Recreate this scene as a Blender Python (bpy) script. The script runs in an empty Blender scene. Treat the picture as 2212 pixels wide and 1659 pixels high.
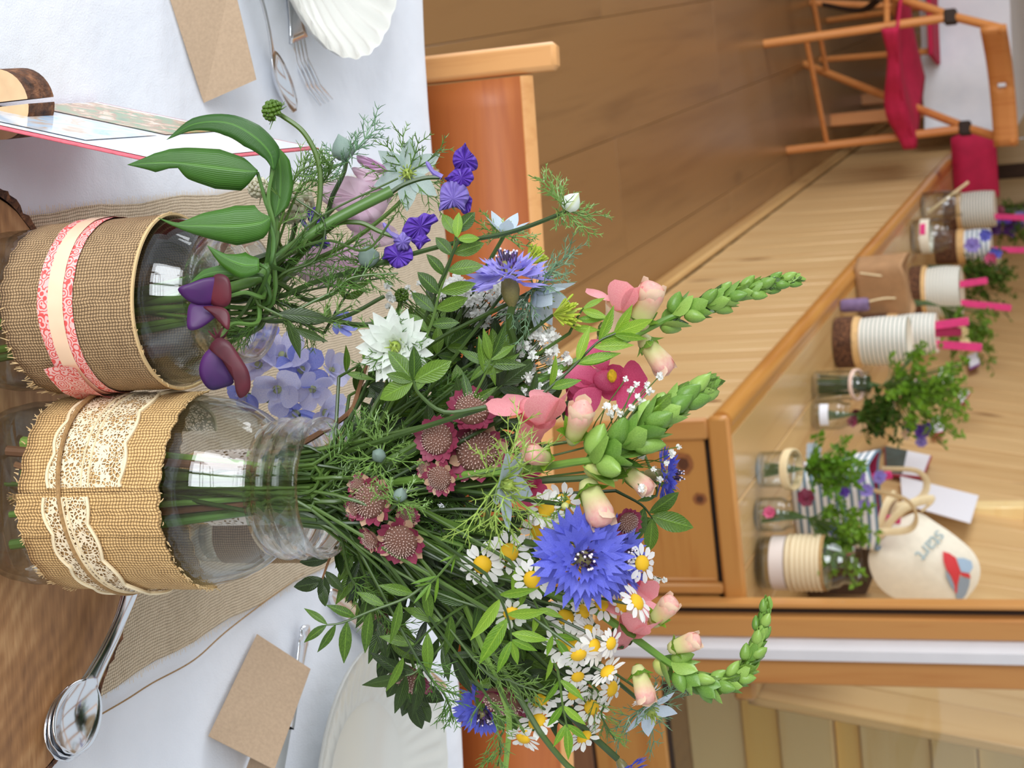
import bpy, math, random
from mathutils import Vector, Matrix, noise
V = Vector
random.seed(7)
sc = bpy.context.scene
col = sc.collection
PI = math.pi

# ------------------------------------------------------------------ camera
FPX = 3700.0
PITCH = math.radians(21.0)
ROLL = 0.04
CAM = V((0, 0, 1.31))
_r0 = V((1, 0, 0)); FW = V((0, math.cos(PITCH), -math.sin(PITCH))); _u0 = V((0, math.sin(PITCH), math.cos(PITCH)))
RR = math.cos(ROLL) * _r0 - math.sin(ROLL) * _u0     # to the right of an upright viewer
UU = math.sin(ROLL) * _r0 + math.cos(ROLL) * _u0     # up for an upright viewer (the photo lies on its side)
cd = bpy.data.cameras.new('camera')
cam = bpy.data.objects.new('camera', cd); col.objects.link(cam)
m = Matrix.Identity(4)
for i, ax in enumerate((UU, -RR, -FW)):
    for k in range(3): m[k][i] = ax[k]
m.translation = CAM
cam.matrix_world = m
cd.sensor_width = 36.0; cd.lens = FPX / 2212 * 36.0
cd.clip_start = 0.02; cd.clip_end = 200
cd.dof.use_dof = True; cd.dof.focus_distance = 0.80; cd.dof.aperture_fstop = 26.0
sc.camera = cam

# ------------------------------------------------------------------ world, light, exposure
w = bpy.data.worlds.new('world'); sc.world = w; w.use_nodes = True
bgn = w.node_tree.nodes['Background']
bgn.inputs[0].default_value = (0.86, 0.93, 1.0, 1); bgn.inputs[1].default_value = 0.78
def area(name, loc, target, sx, sy, power, colr):
    l = bpy.data.lights.new(name, 'AREA'); l.shape = 'RECTANGLE'; l.size = sx; l.size_y = sy; l.energy = power; l.color = colr
    o = bpy.data.objects.new(name, l); col.objects.link(o); o.location = loc
    o.rotation_euler = (V(target) - V(loc)).to_track_quat('-Z', 'Y').to_euler(); return o
area('window_daylight', (-1.95, -2.75, 2.1), (-0.2, 0.8, 0.8), 3.3, 2.0, 235, (0.92, 0.96, 1.0))
area('side_window_daylight', (-4.3, 3.2, 2.0), (-0.6, 3.6, 0.3), 3.0, 1.8, 130, (0.93, 0.96, 1.0))
sc.view_settings.view_transform = 'Standard'; sc.view_settings.look = 'None'
sc.view_settings.exposure = 0.1; sc.view_settings.gamma = 1.0; sc.view_settings.use_curve_mapping = False

# ------------------------------------------------------------------ geometry of the view: pixels of the photo to places in the room
def ray(x, y): return FW + UU * ((x - 1106) / FPX) + RR * ((y - 829.5) / FPX)
def at(x, y, s=0.80): return CAM + ray(x, y) * s
def onz(x, y, z):
    d = ray(x, y); return CAM + d * ((z - CAM.z) / d.z)
def ony(x, y, Y):
    d = ray(x, y); return CAM + d * (Y / d.y)
def vdir(dx, dy, dz=0.0): return (UU * dx + RR * dy - FW * dz).normalized()   # dz: towards the viewer
PX = 0.80 / FPX

# ------------------------------------------------------------------ mesh helper
class MB:
    def __init__(s): s.v = []; s.f = []; s.uv = []; s.mi = []
    def add(s, vs, fs, uvs=None, mi=0):
        b = len(s.v); s.v += [V(p) for p in vs]
        s.uv += (uvs if uvs else [(0, 0)] * len(vs))
        for f in fs: s.f.append(tuple(i + b for i in f)); s.mi.append(mi)
    def box(s, lo, hi, bev=0.0, M=None, mi=0):
        x0, y0, z0 = lo; x1, y1, z1 = hi
        if bev <= 0:
            vs = [(x0,y0,z0),(x1,y0,z0),(x1,y1,z0),(x0,y1,z0),(x0,y0,z1),(x1,y0,z1),(x1,y1,z1),(x0,y1,z1)]
            fs = [(0,3,2,1),(4,5,6,7),(0,1,5,4),(1,2,6,5),(2,3,7,6),(3,0,4,7)]
        else:
            b = min(bev, (x1-x0)*.45, (y1-y0)*.45, (z1-z0)*.45); vs = []
            for (z, ins) in ((z0, b), (z0+b, 0), (z1-b, 0), (z1, b)):
                for (px, py) in ((x0+b,y0),(x1-b,y0),(x1,y0+b),(x1,y1-b),(x1-b,y1),(x0+b,y1),(x0,y1-b),(x0,y0+b)):
                    cx = min(max(px, x0+ins), x1-ins); cy = min(max(py, y0+ins), y1-ins); vs.append((cx, cy, z))
            fs = [tuple(range(7, -1, -1)), tuple(range(24, 32))]
            for k in range(3):
                for i in range(8): fs.append((k*8+i, k*8+(i+1) % 8, (k+1)*8+(i+1) % 8, (k+1)*8+i))
        if M: vs = [M @ V(p) for p in vs]
        s.add(vs, fs, None, mi)
    def tube(s, pts, rad, n=8, cap=True, mi=0, flat=1.0):
        pts = [V(p) for p in pts]; m = len(pts)
        rr = rad if isinstance(rad, (list, tuple)) else [rad] * m
        t0 = (pts[1] - pts[0]).normalized()
        a = t0.orthogonal().normalized(); vs = []; uvs = []; L = 0
        for i, p in enumerate(pts):
            t = (pts[min(i+1, m-1)] - pts[max(i-1, 0)])
            t = t.normalized() if t.length > 1e-9 else t0
            a = (a - t * a.dot(t)); a = a.normalized() if a.length > 1e-9 else t.orthogonal().normalized()
            b = t.cross(a)
            if i: L += (p - pts[i-1]).length
            for k in range(n):
                an = 2*PI*k/n; vs.append(p + (a*math.cos(an) + b*math.sin(an)*flat)*rr[i]); uvs.append((k/n, L))
        fs = []
        for i in range(m-1):
            for k in range(n): fs.append((i*n+k, i*n+(k+1) % n, (i+1)*n+(k+1) % n, (i+1)*n+k))
        if cap: fs += [tuple(range(n-1, -1, -1)), tuple(range((m-1)*n, m*n))]
        s.add(vs, fs, uvs, mi)
    def lathe(s, prof, n=32, M=None, wob=None, mi=0, closed=False):
        vs = []; uvs = []; fs = []
        for (r, z) in prof:
            for k in range(n):
                an = 2*PI*k/n; q = r * (wob(an, z) if wob else 1.0)
                vs.append(V((q*math.cos(an), q*math.sin(an), z))); uvs.append((an*max(r, .001), z))
        m = len(prof)
        for i in range(m-1 if not closed else m):
            j = (i+1) % m
            for k in range(n): fs.append((i*n+k, i*n+(k+1) % n, j*n+(k+1) % n, j*n+k))
        if M: vs = [M @ p for p in vs]
        s.add(vs, fs, uvs, mi)
    def ball(s, c, r, n=8, m=5, sc3=(1,1,1), M=None, mi=0):
        vs = [V((0,0,-1))]
        for i in range(1, m):
            th = PI*i/m
            for k in range(n): vs.append(V((math.sin(th)*math.cos(2*PI*k/n), math.sin(th)*math.sin(2*PI*k/n), -math.cos(th))))
        vs.append(V((0,0,1))); fs = []
        for k in range(n): fs.append((0, 1+(k+1) % n, 1+k))
        for i in range(m-2):
            for k in range(n): fs.append((1+i*n+k, 1+i*n+(k+1) % n, 1+(i+1)*n+(k+1) % n, 1+(i+1)*n+k))
        e = len(vs)-1
        for k in range(n): fs.append((e, 1+(m-2)*n+k, 1+(m-2)*n+(k+1) % n))
        vs = [V((p.x*r*sc3[0], p.y*r*sc3[1], p.z*r*sc3[2])) for p in vs]
        vs = [(M @ p if M else p) + V(c) for p in vs]
        s.add(vs, fs, None, mi)
    def grid(s, fn, nu, nv, uvs=None, mi=0, closeu=False):
        vs = []; uv = []
        for j in range(nv+1):
            for i in range(nu + (0 if closeu else 1)):
                vs.append(V(fn(i/nu, j/nv))); uv.append((i/nu, j/nv) if not uvs else (i/nu*uvs[0], j/nv*uvs[1]))
        wd = nu if closeu else nu+1; fs = []
        for j in range(nv):
            for i in range(nu): fs.append((j*wd+i, j*wd+(i+1) % wd, (j+1)*wd+(i+1) % wd, (j+1)*wd+i))
        s.add(vs, fs, uv, mi)
    def mesh(s, name, mats, off=None, smooth=True):
        me = bpy.data.meshes.new(name)
        o = off or V((0,0,0))
        me.from_pydata([tuple(p - o) for p in s.v], [], s.f)
        ul = me.uv_layers.new(name='UVMap')
        vi = [0]*len(me.loops); me.loops.foreach_get('vertex_index', vi)
        fl = []
        for i in vi: fl += s.uv[i]
        ul.data.foreach_set('uv', fl)
        for mt in (mats if isinstance(mats, (list, tuple)) else [mats]): me.materials.append(mt)
        me.polygons.foreach_set('material_index', s.mi)
        me.polygons.foreach_set('use_smooth', [smooth]*len(me.polygons))
        me.update(); return me

def sharp(me, ang=40):
    try: me.set_sharp_from_angle(angle=math.radians(ang))
    except Exception: pass
    return me
def tag(o, label, cat, group=None, kind=None):
    if label: o['label'] = label
    if cat: o['category'] = cat
    if group: o['group'] = group
    if kind: o['kind'] = kind
    return o
def thing(name, label, cat, loc=(0,0,0), group=None, rz=0.0, kind=None):
    o = bpy.data.objects.new(name, None); o.empty_display_size = 0.02; col.objects.link(o)
    o.location = loc; o.rotation_euler = (0, 0, rz)
    return tag(o, label, cat, group, kind)
def link(name, me, parent=None, M=None):
    o = bpy.data.objects.new(name, me); col.objects.link(o)
    if parent: o.parent = parent
    if M: o.matrix_local = M
    return o
def part(name, mb, mat, parent, smooth=True, label=None, kind=None, ang=40, world=True):
    """mb in world space when the parent is an unrotated Empty at a place; else local (world=False)"""
    off = None
    if world and parent is not None:
        p = parent; off = V((0,0,0))
        while p is not None: off += p.location; p = p.parent
    me = mb.mesh(name, mat, off, smooth)
    if smooth: sharp(me, ang)
    o = link(name, me, parent)
    if label: o['label'] = label
    if kind: o['kind'] = kind
    return o
def solo(name, mb, mat, label, cat, loc, group=None, smooth=True, kind=None, ang=40):
    me = mb.mesh(name, mat, V(loc), smooth)
    if smooth: sharp(me, ang)
    o = link(name, me); o.location = loc
    return tag(o, label, cat, group, kind)
def solidify(o, t, off=0.0):
    md = o.modifiers.new('thickness', 'SOLIDIFY'); md.thickness = t; md.offset = off; return o
def crom(pts, n=6):
    pts = [V(p) for p in pts]; P = [pts[0]*2-pts[1]] + pts + [pts[-1]*2-pts[-2]]; out = []
    for i in range(1, len(P)-2):
        a, b, c, d = P[i-1], P[i], P[i+1], P[i+2]
        for k in range(n):
            t = k/n
            out.append(0.5*((2*b)+(c-a)*t+(2*a-5*b+4*c-d)*t*t+(3*b-a-3*c+d)*t*t*t))
    out.append(pts[-1]); return out
def frame(pos, z, roll=0.0, s=1.0, up=None):
    z = V(z).normalized()
    x = (up if up else V((0.3, 0.2, 1))).cross(z)
    if x.length < 1e-4: x = z.orthogonal()
    x.normalize(); y = z.cross(x)
    M = Matrix(((x.x,y.x,z.x,0),(x.y,y.y,z.y,0),(x.z,y.z,z.z,0),(0,0,0,1)))
    M = M @ Matrix.Rotation(roll, 4, 'Z') @ Matrix.Diagonal((s,s,s,1)); M.translation = pos
    return M
def frame_x(pos, x, n, s=(1,1,1)):
    """X along x, Z near the normal n"""
    x = V(x).normalized(); y = V(n).cross(x)
    if y.length < 1e-5: y = x.orthogonal()
    y.normalize(); z = x.cross(y)
    M = Matrix(((x.x*s[0],y.x*s[1],z.x*s[2],pos[0]),(x.y*s[0],y.y*s[1],z.y*s[2],pos[1]),(x.z*s[0],y.z*s[1],z.z*s[2],pos[2]),(0,0,0,1)))
    return M

# ------------------------------------------------------------------ materials
def lin(c):
    return tuple((x/255/12.92 if x/255 <= .04045 else ((x/255+.055)/1.055)**2.4) for x in c)
class N:
    def __init__(s, name):
        s.m = bpy.data.materials.new(name); s.m.use_nodes = True; s.t = s.m.node_tree; s.n = s.t.nodes; s.l = s.t.links
        s.b = s.n['Principled BSDF']; s.out = s.n['Material Output']
    def node(s, typ, **kw):
        n = s.n.new(typ)
        for k, v in kw.items():
            if k.startswith('i_'):
                key = k[2:]; key = int(key) if key.isdigit() else key.replace('_', ' ')
                if isinstance(v, bpy.types.NodeSocket): s.l.new(v, n.inputs[key])
                else: n.inputs[key].default_value = v
            else: setattr(n, k, v)
        return n
    def math(s, op, a, b=None, clamp=False):
        n = s.n.new('ShaderNodeMath'); n.operation = op; n.use_clamp = clamp
        for i, x in enumerate((a, b)):
            if x is None: continue
            if isinstance(x, bpy.types.NodeSocket): s.l.new(x, n.inputs[i])
            else: n.inputs[i].default_value = x
        return n.outputs[0]
    def mix(s, fac, a, b):
        n = s.n.new('ShaderNodeMix'); n.data_type = 'RGBA'
        for key, x in ((0, fac), (6, a), (7, b)):
            if isinstance(x, bpy.types.NodeSocket): s.l.new(x, n.inputs[key])
            else: n.inputs[key].default_value = x if key == 0 else (*x, 1) if len(x) == 3 else x
        return n.outputs[2]
    def ramp(s, fac, stops):
        n = s.n.new('ShaderNodeValToRGB'); e = n.color_ramp.elements
        while len(e) < len(stops): e.new(0.5)
        for i, (p, c) in enumerate(stops): e[i].position = p; e[i].color = (*c, 1) if len(c) == 3 else c
        s.l.new(fac, n.inputs[0]); return n.outputs[0]
    def coord(s, kind='Object', scale=(1,1,1), rand=0.0):
        tc = s.node('ShaderNodeTexCoord').outputs[kind]
        if rand:
            oi = s.node('ShaderNodeObjectInfo').outputs['Random']
            r = s.math('MULTIPLY', oi, rand)
            cb = s.node('ShaderNodeCombineXYZ', i_0=r, i_1=r, i_2=r).outputs[0]
            tc = s.node('ShaderNodeVectorMath', operation='ADD', i_0=tc, i_1=cb).outputs[0]
        return s.node('ShaderNodeMapping', i_Vector=tc, i_Scale=scale).outputs[0]
    def noise(s, vec, scale, detail=3, rough=.55, dist=0.0):
        return s.node('ShaderNodeTexNoise', i_Vector=vec, i_Scale=scale, i_Detail=detail, i_Roughness=rough, i_Distortion=dist).outputs['Fac']
    def bump(s, h, strength=.3, dist=.001):
        s.l.new(s.node('ShaderNodeBump', i_Height=h, i_Strength=strength, i_Distance=dist).outputs[0], s.b.inputs['Normal'])
    def base(s, c, rough=.5, **kw):
        if isinstance(c, bpy.types.NodeSocket): s.l.new(c, s.b.inputs['Base Color'])
        else: s.b.inputs['Base Color'].default_value = (*c, 1)
        if isinstance(rough, bpy.types.NodeSocket): s.l.new(rough, s.b.inputs['Roughness'])
        else: s.b.inputs['Roughness'].default_value = rough
        for k, v in kw.items(): s.b.inputs[k.replace('_', ' ')].default_value = v
        return s
    def translucent(s, c, fac):
        tr = s.node('ShaderNodeBsdfTranslucent')
        if isinstance(c, bpy.types.NodeSocket): s.l.new(c, tr.inputs[0])
        else: tr.inputs[0].default_value = (*c, 1)
        mx = s.node('ShaderNodeMixShader', i_0=fac)
        s.l.new(s.b.outputs[0], mx.inputs[1]); s.l.new(tr.outputs[0], mx.inputs[2]); s.l.new(mx.outputs[0], s.out.inputs[0])
def plain(name, c, rough=.5, var=.0, vs=40, **kw):
    k = N(name); c = lin(c)
    if var:
        f = k.noise(k.coord(rand=3.0), vs, 4)
        k.base(k.ramp(f, [(.3, tuple(x*(1-var) for x in c)), (.7, tuple(min(1, x*(1+var)) for x in c))]), rough, **kw)
    else: k.base(c, rough, **kw)
    return k.m
def wood(name, c1, c2, dark, axis=2, sc=1.0, rough=.45, rand=5.0, knots=True, streak=1.0, bump=.15):
    """axis = direction the grain runs in object space"""
    k = N(name); s = [14.0*sc]*3; s[axis] = .9*sc
    v = k.coord(scale=tuple(s), rand=rand)
    f = k.noise(v, 2.2, 4, .6, .6)
    s2 = [60.0*sc]*3; s2[axis] = 1.6*sc
    f2 = k.noise(k.coord(scale=tuple(s2), rand=rand), 2.0, 3, .6)
    fac = k.math('ADD', k.math('MULTIPLY', f, .75), k.math('MULTIPLY', f2, .25))
    c = k.ramp(fac, [(.30, lin(c2)), (.50, lin(c1)), (.62, lin(c1)), (.78, lin(c2))])
    oi = k.node('ShaderNodeObjectInfo').outputs['Random']
    c = k.mix(k.math('MULTIPLY', oi, .35*streak), c, lin(c2))
    if knots:
        s3 = [5.5*sc]*3; s3[axis] = 2.2*sc
        vo = k.node('ShaderNodeTexVoronoi', i_Vector=k.coord(scale=tuple(s3), rand=rand*1.7), i_Scale=1.0).outputs['Distance']
        kf = k.ramp(vo, [(.035, (1,1,1)), (.11, (0,0,0))])
        c = k.mix(k.math('MULTIPLY', kf, .8), c, lin(dark))
    k.base(c, rough)
    if bump: k.bump(fac, bump, .002)
    return k.m

M = {}
M['floor'] = wood('floor_board', (150,112,70), (126,92,56), (80,56,34), axis=1, sc=.45, rough=.3, bump=.05)
M['pine'] = wood('pine_plank', (216,182,130), (192,150,96), (120,76,44), axis=2, sc=.8, rough=.38)
M['pine_h'] = wood('pine_board_along', (214,176,118), (188,142,86), (120,76,44), axis=1, sc=.7, rough=.22)
M['honey'] = wood('honey_rail', (204,146,72), (176,112,48), (110,62,30), axis=1, sc=.8, rough=.3)
M['honey_x'] = wood('honey_end', (202,146,78), (174,108,50), (92,52,28), axis=0, sc=.8, rough=.3)
M['honey_z'] = wood('honey_post', (204,148,84), (184,120,62), (110,66,36), axis=2, sc=.8, rough=.35, knots=False)
M['chairwood'] = wood('beech_chair', (216,146,84), (194,116,60), (150,90,50), axis=2, sc=1.2, rough=.35, knots=False)
M['chairpanel'] = wood('chair_back_panel', (190,110,52), (160,82,36), (140,70,34), axis=0, sc=1.0, rough=.5, knots=False)
M['chairpost'] = wood('chair_post', (222,166,104), (198,136,76), (150,90,50), axis=2, sc=1.2, rough=.4, knots=False)
M['dark'] = plain('dark_gap', (52,38,30), .8)
M['joint'] = plain('floor_joint', (112,80,50), .8)
M['white_paint'] = plain('white_paint', (232,232,236), .45, .03, 12)
M['wall'] = plain('plaster', (226,220,210), .8, .03, 6)

def glass(name, tint=(1,1,1), rough=0.0):
    k = N(name); k.base(tint, rough, Transmission_Weight=1.0, IOR=1.46); return k.m
def thin_glass(name, tint, edge):
    k = N(name); lw = k.node('ShaderNodeLayerWeight', i_Blend=.5)
    tr = k.node('ShaderNodeBsdfTransparent'); k.l.new(k.mix(k.math('POWER', lw.outputs['Facing'], 3.0), tint, edge), tr.inputs[0])
    gl = k.node('ShaderNodeBsdfGlossy', i_Roughness=.015); fr = k.math('ADD', k.math('MULTIPLY', k.math('POWER', lw.outputs['Facing'], 4.0), .75), .045)
    mx = k.node('ShaderNodeMixShader', i_0=fr); k.l.new(tr.outputs[0], mx.inputs[1]); k.l.new(gl.outputs[0], mx.inputs[2]); k.l.new(mx.outputs[0], k.out.inputs[0])
    return k.m
M['glass'] = thin_glass('clear_glass', (.975,.985,.98), (.55,.60,.58))
def neck_glass():
    k = N('moulded_glass'); k.base((.99,1,.995), 0.0, Transmission_Weight=1.0, IOR=1.4)
    tr = k.node('ShaderNodeBsdfTransparent'); tr.inputs[0].default_value = (.95,.97,.96,1)
    mx = k.node('ShaderNodeMixShader', i_0=.55); k.l.new(tr.outputs[0], mx.inputs[1]); k.l.new(k.b.outputs[0], mx.inputs[2]); k.l.new(mx.outputs[0], k.out.inputs[0]); return k.m
M['glass_neck'] = neck_glass()
M['pane'] = thin_glass('window_glass', (.96,.97,.95), (.8,.85,.82))

def cloth_mat():
    k = N('white_tablecloth'); v = k.coord()
    f = k.noise(v, 9, 4); fine = k.noise(v, 900, 2)
    k.base(k.ramp(f, [(.3, lin(lc1)), (.7, lin(lc2))]), .85, Sheen_Weight=.2)
    h = k.math('ADD', k.math('MULTIPLY', f, 2.5), k.math('MULTIPLY', fine, .12)); k.bump(h, .5, .004); return k.m
lc1, lc2 = (226,231,239), (238,241,247)
M['cloth'] = cloth_mat()
def weave(name, c1, c2, pitch, uv=True, hole=.0, rough=.95):
    k = N(name)
    v = k.coord('UV' if uv else 'Object')
    dn = k.node('ShaderNodeTexNoise', i_Vector=v, i_Scale=90.0, i_Detail=1.0)
    off = k.node('ShaderNodeVectorMath', operation='MULTIPLY_ADD', i_0=dn.outputs['Color'], i_1=(pitch*.8,)*3, i_2=v).outputs[0]
    sx = k.node('ShaderNodeSeparateXYZ', i_0=off)
    a = k.math('SINE', k.math('MULTIPLY', sx.outputs[0], PI/pitch)); b = k.math('SINE', k.math('MULTIPLY', sx.outputs[1], PI/pitch))
    # over-under: in every other cell the warp lies on top, in the rest the weft
    ab = k.math('ABSOLUTE', a); bb = k.math('ABSOLUTE', b)
    cell = k.math('GREATER_THAN', k.math('MULTIPLY', a, b), 0.0)
    w1 = k.math('MULTIPLY', k.math('POWER', ab, .6), k.math('POWER', bb, .25)); w2 = k.math('MULTIPLY', k.math('POWER', bb, .6), k.math('POWER', ab, .25))
    h = k.math('ADD', k.math('MULTIPLY', w1, cell), k.math('MULTIPLY', w2, k.math('SUBTRACT', 1.0, cell)))
    n2 = k.noise(v, 160, 3); n3 = k.noise(v, 1500, 2)
    f = k.math('ADD', k.math('MULTIPLY', h, .72), k.math('ADD', k.math('MULTIPLY', n2, .3), k.math('MULTIPLY', k.math('SUBTRACT', n3, .5), .3)))
    dk = tuple(x*.35 for x in lin(c2))
    c = k.ramp(f, [(.34, dk), (.58, lin(c2)), (.95, lin(c1))])
    k.base(c, rough); k.bump(f, .8, .0010); return k.m
M['burlap'] = weave('burlap_golden', (236,200,142), (204,162,104), .0016)
M['burlap_grey'] = weave('burlap_grey', (196,166,126), (158,128,92), .0015)
M['runner'] = weave('hessian_runner', (234,218,192), (214,192,160), .0018)
def lace_mat(name, c, pitch, dens):
    k = N(name); v = k.coord('UV')
    vo = k.node('ShaderNodeTexVoronoi', i_Vector=v, i_Scale=1.0/pitch, feature='DISTANCE_TO_EDGE').outputs['Distance']
    n1 = k.noise(v, 160, 2)
    solid = k.math('LESS_THAN', vo, k.math('ADD', dens, k.math('MULTIPLY', k.math('SUBTRACT', n1, .5), .5)))
    k.base(lin(c), .8)
    tr = k.node('ShaderNodeBsdfTransparent'); mx = k.node('ShaderNodeMixShader', i_0=solid)
    k.l.new(tr.outputs[0], mx.inputs[1]); k.l.new(k.b.outputs[0], mx.inputs[2]); k.l.new(mx.outputs[0], k.out.inputs[0])
    return k.m
M['lace'] = lace_mat('cream_lace', (238,222,190), .0018, .125)
M['lace_white'] = lace_mat('white_lace', (236,224,212), .0030, .22)
M['cream'] = plain('cream_trim', (232,214,176), .7)
M['twine'] = plain('jute_twine', (158,124,80), .9, .25, 600)
def print_mat():
    k = N('pink_scroll_ribbon'); v = k.coord('UV')
    n1 = k.node('ShaderNodeTexVoronoi', i_Vector=v, i_Scale=260.0, feature='F1').outputs['Distance']
    wv = k.math('SINE', k.math('MULTIPLY', n1, 22.0))
    n2 = k.noise(v, 420, 2, .5, 1.0)
    f = k.math('GREATER_THAN', k.math('ADD', wv, k.math('MULTIPLY', n2, 2.2)), 1.35)
    c = k.mix(f, lin((240,190,184)), lin((222,88,84))); k.base(c, .5); return k.m
M['ribbon'] = print_mat()
M['satin'] = plain('cream_satin', (242,208,176), .35, .03, 60)
def slice_mat():
    k = N('log_slice_face'); tc = k.node('ShaderNodeTexCoord').outputs['Object']
    mp = k.node('ShaderNodeMapping', i_Vector=tc, i_Scale=(1,1,.2)).outputs[0]
    dn = k.node('ShaderNodeTexNoise', i_Vector=mp, i_Scale=9.0, i_Detail=3.0)
    off = k.node('ShaderNodeVectorMath', operation='MULTIPLY_ADD', i_0=dn.outputs['Color'], i_1=(.05,.05,0), i_2=mp).outputs[0]
    ln = k.node('ShaderNodeVectorMath', operation='LENGTH', i_0=off).outputs['Value']
    rings = k.math('SINE', k.math('MULTIPLY', ln, 620.0)); big = k.noise(mp, 16, 3)
    saw = k.noise(k.coord(scale=(40, 240, 10)), 1.5, 3)
    f = k.math('ADD', k.math('MULTIPLY', rings, .035), k.math('ADD', k.math('MULTIPLY', big, .7), k.math('MULTIPLY', saw, .3)))
    c = k.ramp(f, [(.28, lin((104,68,38))), (.5, lin((152,108,66))), (.72, lin((196,154,106)))])
    k.base(c, .6); k.bump(f, .5, .002); return k.m
M['slice'] = slice_mat()
M['sapwood'] = plain('pale_sapwood', (214,176,132), .65, .15, 60)
M['bark'] = (lambda k: (k.base(k.ramp(k.noise(k.coord(), 160, 4), [(.3, lin((48,32,24))), (.55, lin((104,66,42))), (.75, lin((160,110,74)))]), .95), k.bump(k.noise(k.coord(), 220, 4), 1.0, .004), k.m)[2])(N('bark'))
M['silver'] = plain('polished_steel', (222,224,228), .14, Metallic=1.0)
M['kraft'] = plain('kraft_card', (188,162,134), .8, .08, 500)
M['china'] = plain('white_china', (214,214,206), .16)
M['leaf'] = None
def leaf_mat(name, c1, c2, tr=.25, rough=.38, scale=25, vein=0):
    k = N(name); v = k.coord(rand=4.0)
    oi = k.node('ShaderNodeObjectInfo').outputs['Random']
    f = k.math('ADD', k.math('MULTIPLY', k.noise(v, scale, 3), .6), k.math('MULTIPLY', oi, .5))
    c = k.ramp(f, [(.3, lin(c1)), (.8, lin(c2))])
    if vein:
        sx = k.node('ShaderNodeSeparateXYZ', i_0=k.node('ShaderNodeTexCoord').outputs['UV'])
        dv = k.math('ABSOLUTE', k.math('SUBTRACT', sx.outputs[1], .5))
        mid = k.ramp(dv, [(.02, (1,1,1)), (.06, (0,0,0))])
        c = k.mix(k.math('MULTIPLY', mid, .25), c, lin(tuple(min(255, x*1.35+20) for x in c2)))
        if vein == 1: lines = k.math('SINE', k.math('MULTIPLY', k.math('ADD', sx.outputs[0], k.math('MULTIPLY', dv, -.5)), 75.0))
        else: lines = k.math('SINE', k.math('MULTIPLY', sx.outputs[1], 130.0))
        c = k.mix(k.math('MULTIPLY', k.math('ADD', lines, 1.0), .06), c, lin(tuple(x*.6 for x in c1)))
        k.bump(k.math('ADD', k.math('MULTIPLY', lines, .3), k.math('MULTIPLY', mid, -1.0)), .25, .0008)
    k.base(c, rough); k.translucent(c, tr); return k.m
M['leaf'] = leaf_mat('sprig_leaf', (52,84,20), (108,144,44), .28, vein=1)
M['leaf_dark'] = leaf_mat('sprig_leaf_deep', (28,46,14), (60,84,30), vein=1)  # filler leaves darkened in colour to give the shade inside the posy
M['leaf_bright'] = leaf_mat('young_leaf', (98,146,34), (148,188,58), .38, vein=1)
M['leaf_big'] = leaf_mat('broad_leaf', (44,92,22), (82,134,40), .2, .42, vein=2)
M['stem'] = leaf_mat('green_stem', (46,68,26), (84,112,44), .1)
M['stem_thick'] = leaf_mat('dark_stem', (70,106,48), (96,132,58), .05)
M['stem_brown'] = leaf_mat('woody_stem', (110,74,50), (140,98,62), .0, .7)
M['feather'] = leaf_mat('feathery_bract', (80,120,48), (128,162,82), .2)
M['feather_lime'] = leaf_mat('feathery_lime', (140,172,60), (178,204,104), .25)
M['feather_blue'] = leaf_mat('feathery_bluegreen', (96,134,98), (130,164,124), .2)
M['bud_green'] = leaf_mat('snapdragon_bud', (106,150,58), (156,192,92), .25)
M['bud_yel'] = leaf_mat('bud_tip', (212,220,120), (236,232,160), .3)
def petal_mat(name, c1, c2, tr=.3, rough=.55, scale=50, grad=None):
    k = N(name); v = k.coord(rand=2.0)
    f = k.noise(v, scale, 3)
    c = k.ramp(f, [(.32, lin(c1)), (.7, lin(c2))])
    if grad:
        sx = k.node('ShaderNodeSeparateXYZ', i_0=k.node('ShaderNodeTexCoord').outputs['UV']).outputs[grad[0]]
        g = k.ramp(sx, [(grad[2], (1,1,1)), (grad[3], (0,0,0))])
        c = k.mix(g, c, lin(grad[1]))
    k.base(c, rough); k.translucent(c, tr); return k.m
M['white_petal'] = petal_mat('white_petal', (236,234,228), (250,249,246))
M['yellow'] = plain('yellow_disc', (222,176,22), .7, .25, 900)
M['corn'] = petal_mat('cornflower_blue', (88,94,204), (126,132,232), .3, .55, 90)
M['corn_pale'] = petal_mat('cornflower_pale', (156,146,228), (192,184,246), .35, .55, 90)
M['corn_core'] = petal_mat('cornflower_core', (84,52,120), (130,84,164), .2)
M['dark_purple'] = plain('dark_anther', (50,34,66), .6)
M['anther_white'] = plain('pale_pollen', (226,216,228), .6)
M['snap_pink'] = petal_mat('snapdragon_pink', (236,134,146), (248,182,182), .35, .5, 60)
M['snap_deep'] = petal_mat('snapdragon_deep_pink', (206,66,116), (234,112,150), .35, .5, 60)
M['snap_pale'] = petal_mat('snapdragon_pale', (246,196,190), (238,236,186), .35, .5, 45)
M['pouch'] = petal_mat('snapdragon_pouch', (242,176,170), (246,206,188), .35, .5, 8, (1, (226,226,158), .5, 1.05))
M['snap_cream'] = petal_mat('snapdragon_cream', (226,226,150), (244,214,186), .35, .5, 45)
M['astr'] = petal_mat('astrantia_maroon', (120,34,62), (168,70,98), .25)
M['astr_pale'] = petal_mat('astrantia_pale', (206,190,140), (186,116,120), .25)
M['astr_dome'] = plain('astrantia_dome', (112,76,62), .8, .45, 300)
M['astr_dot'] = plain('astrantia_dot', (206,178,166), .7)
M['nig_white'] = petal_mat('nigella_white', (232,238,228), (246,250,246), .4, .55, 60, (0, (214,222,160), .0, .35))
M['nig_blue'] = petal_mat('nigella_ice_blue', (190,210,228), (224,234,244), .4, .6, 70)
M['nig_grey'] = petal_mat('nigella_grey_green', (176,200,196), (206,220,212), .45, .6, 60)
M['nig_bud'] = petal_mat('nigella_bud', (112,138,128), (156,172,160), .2, .6, 60)
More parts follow.
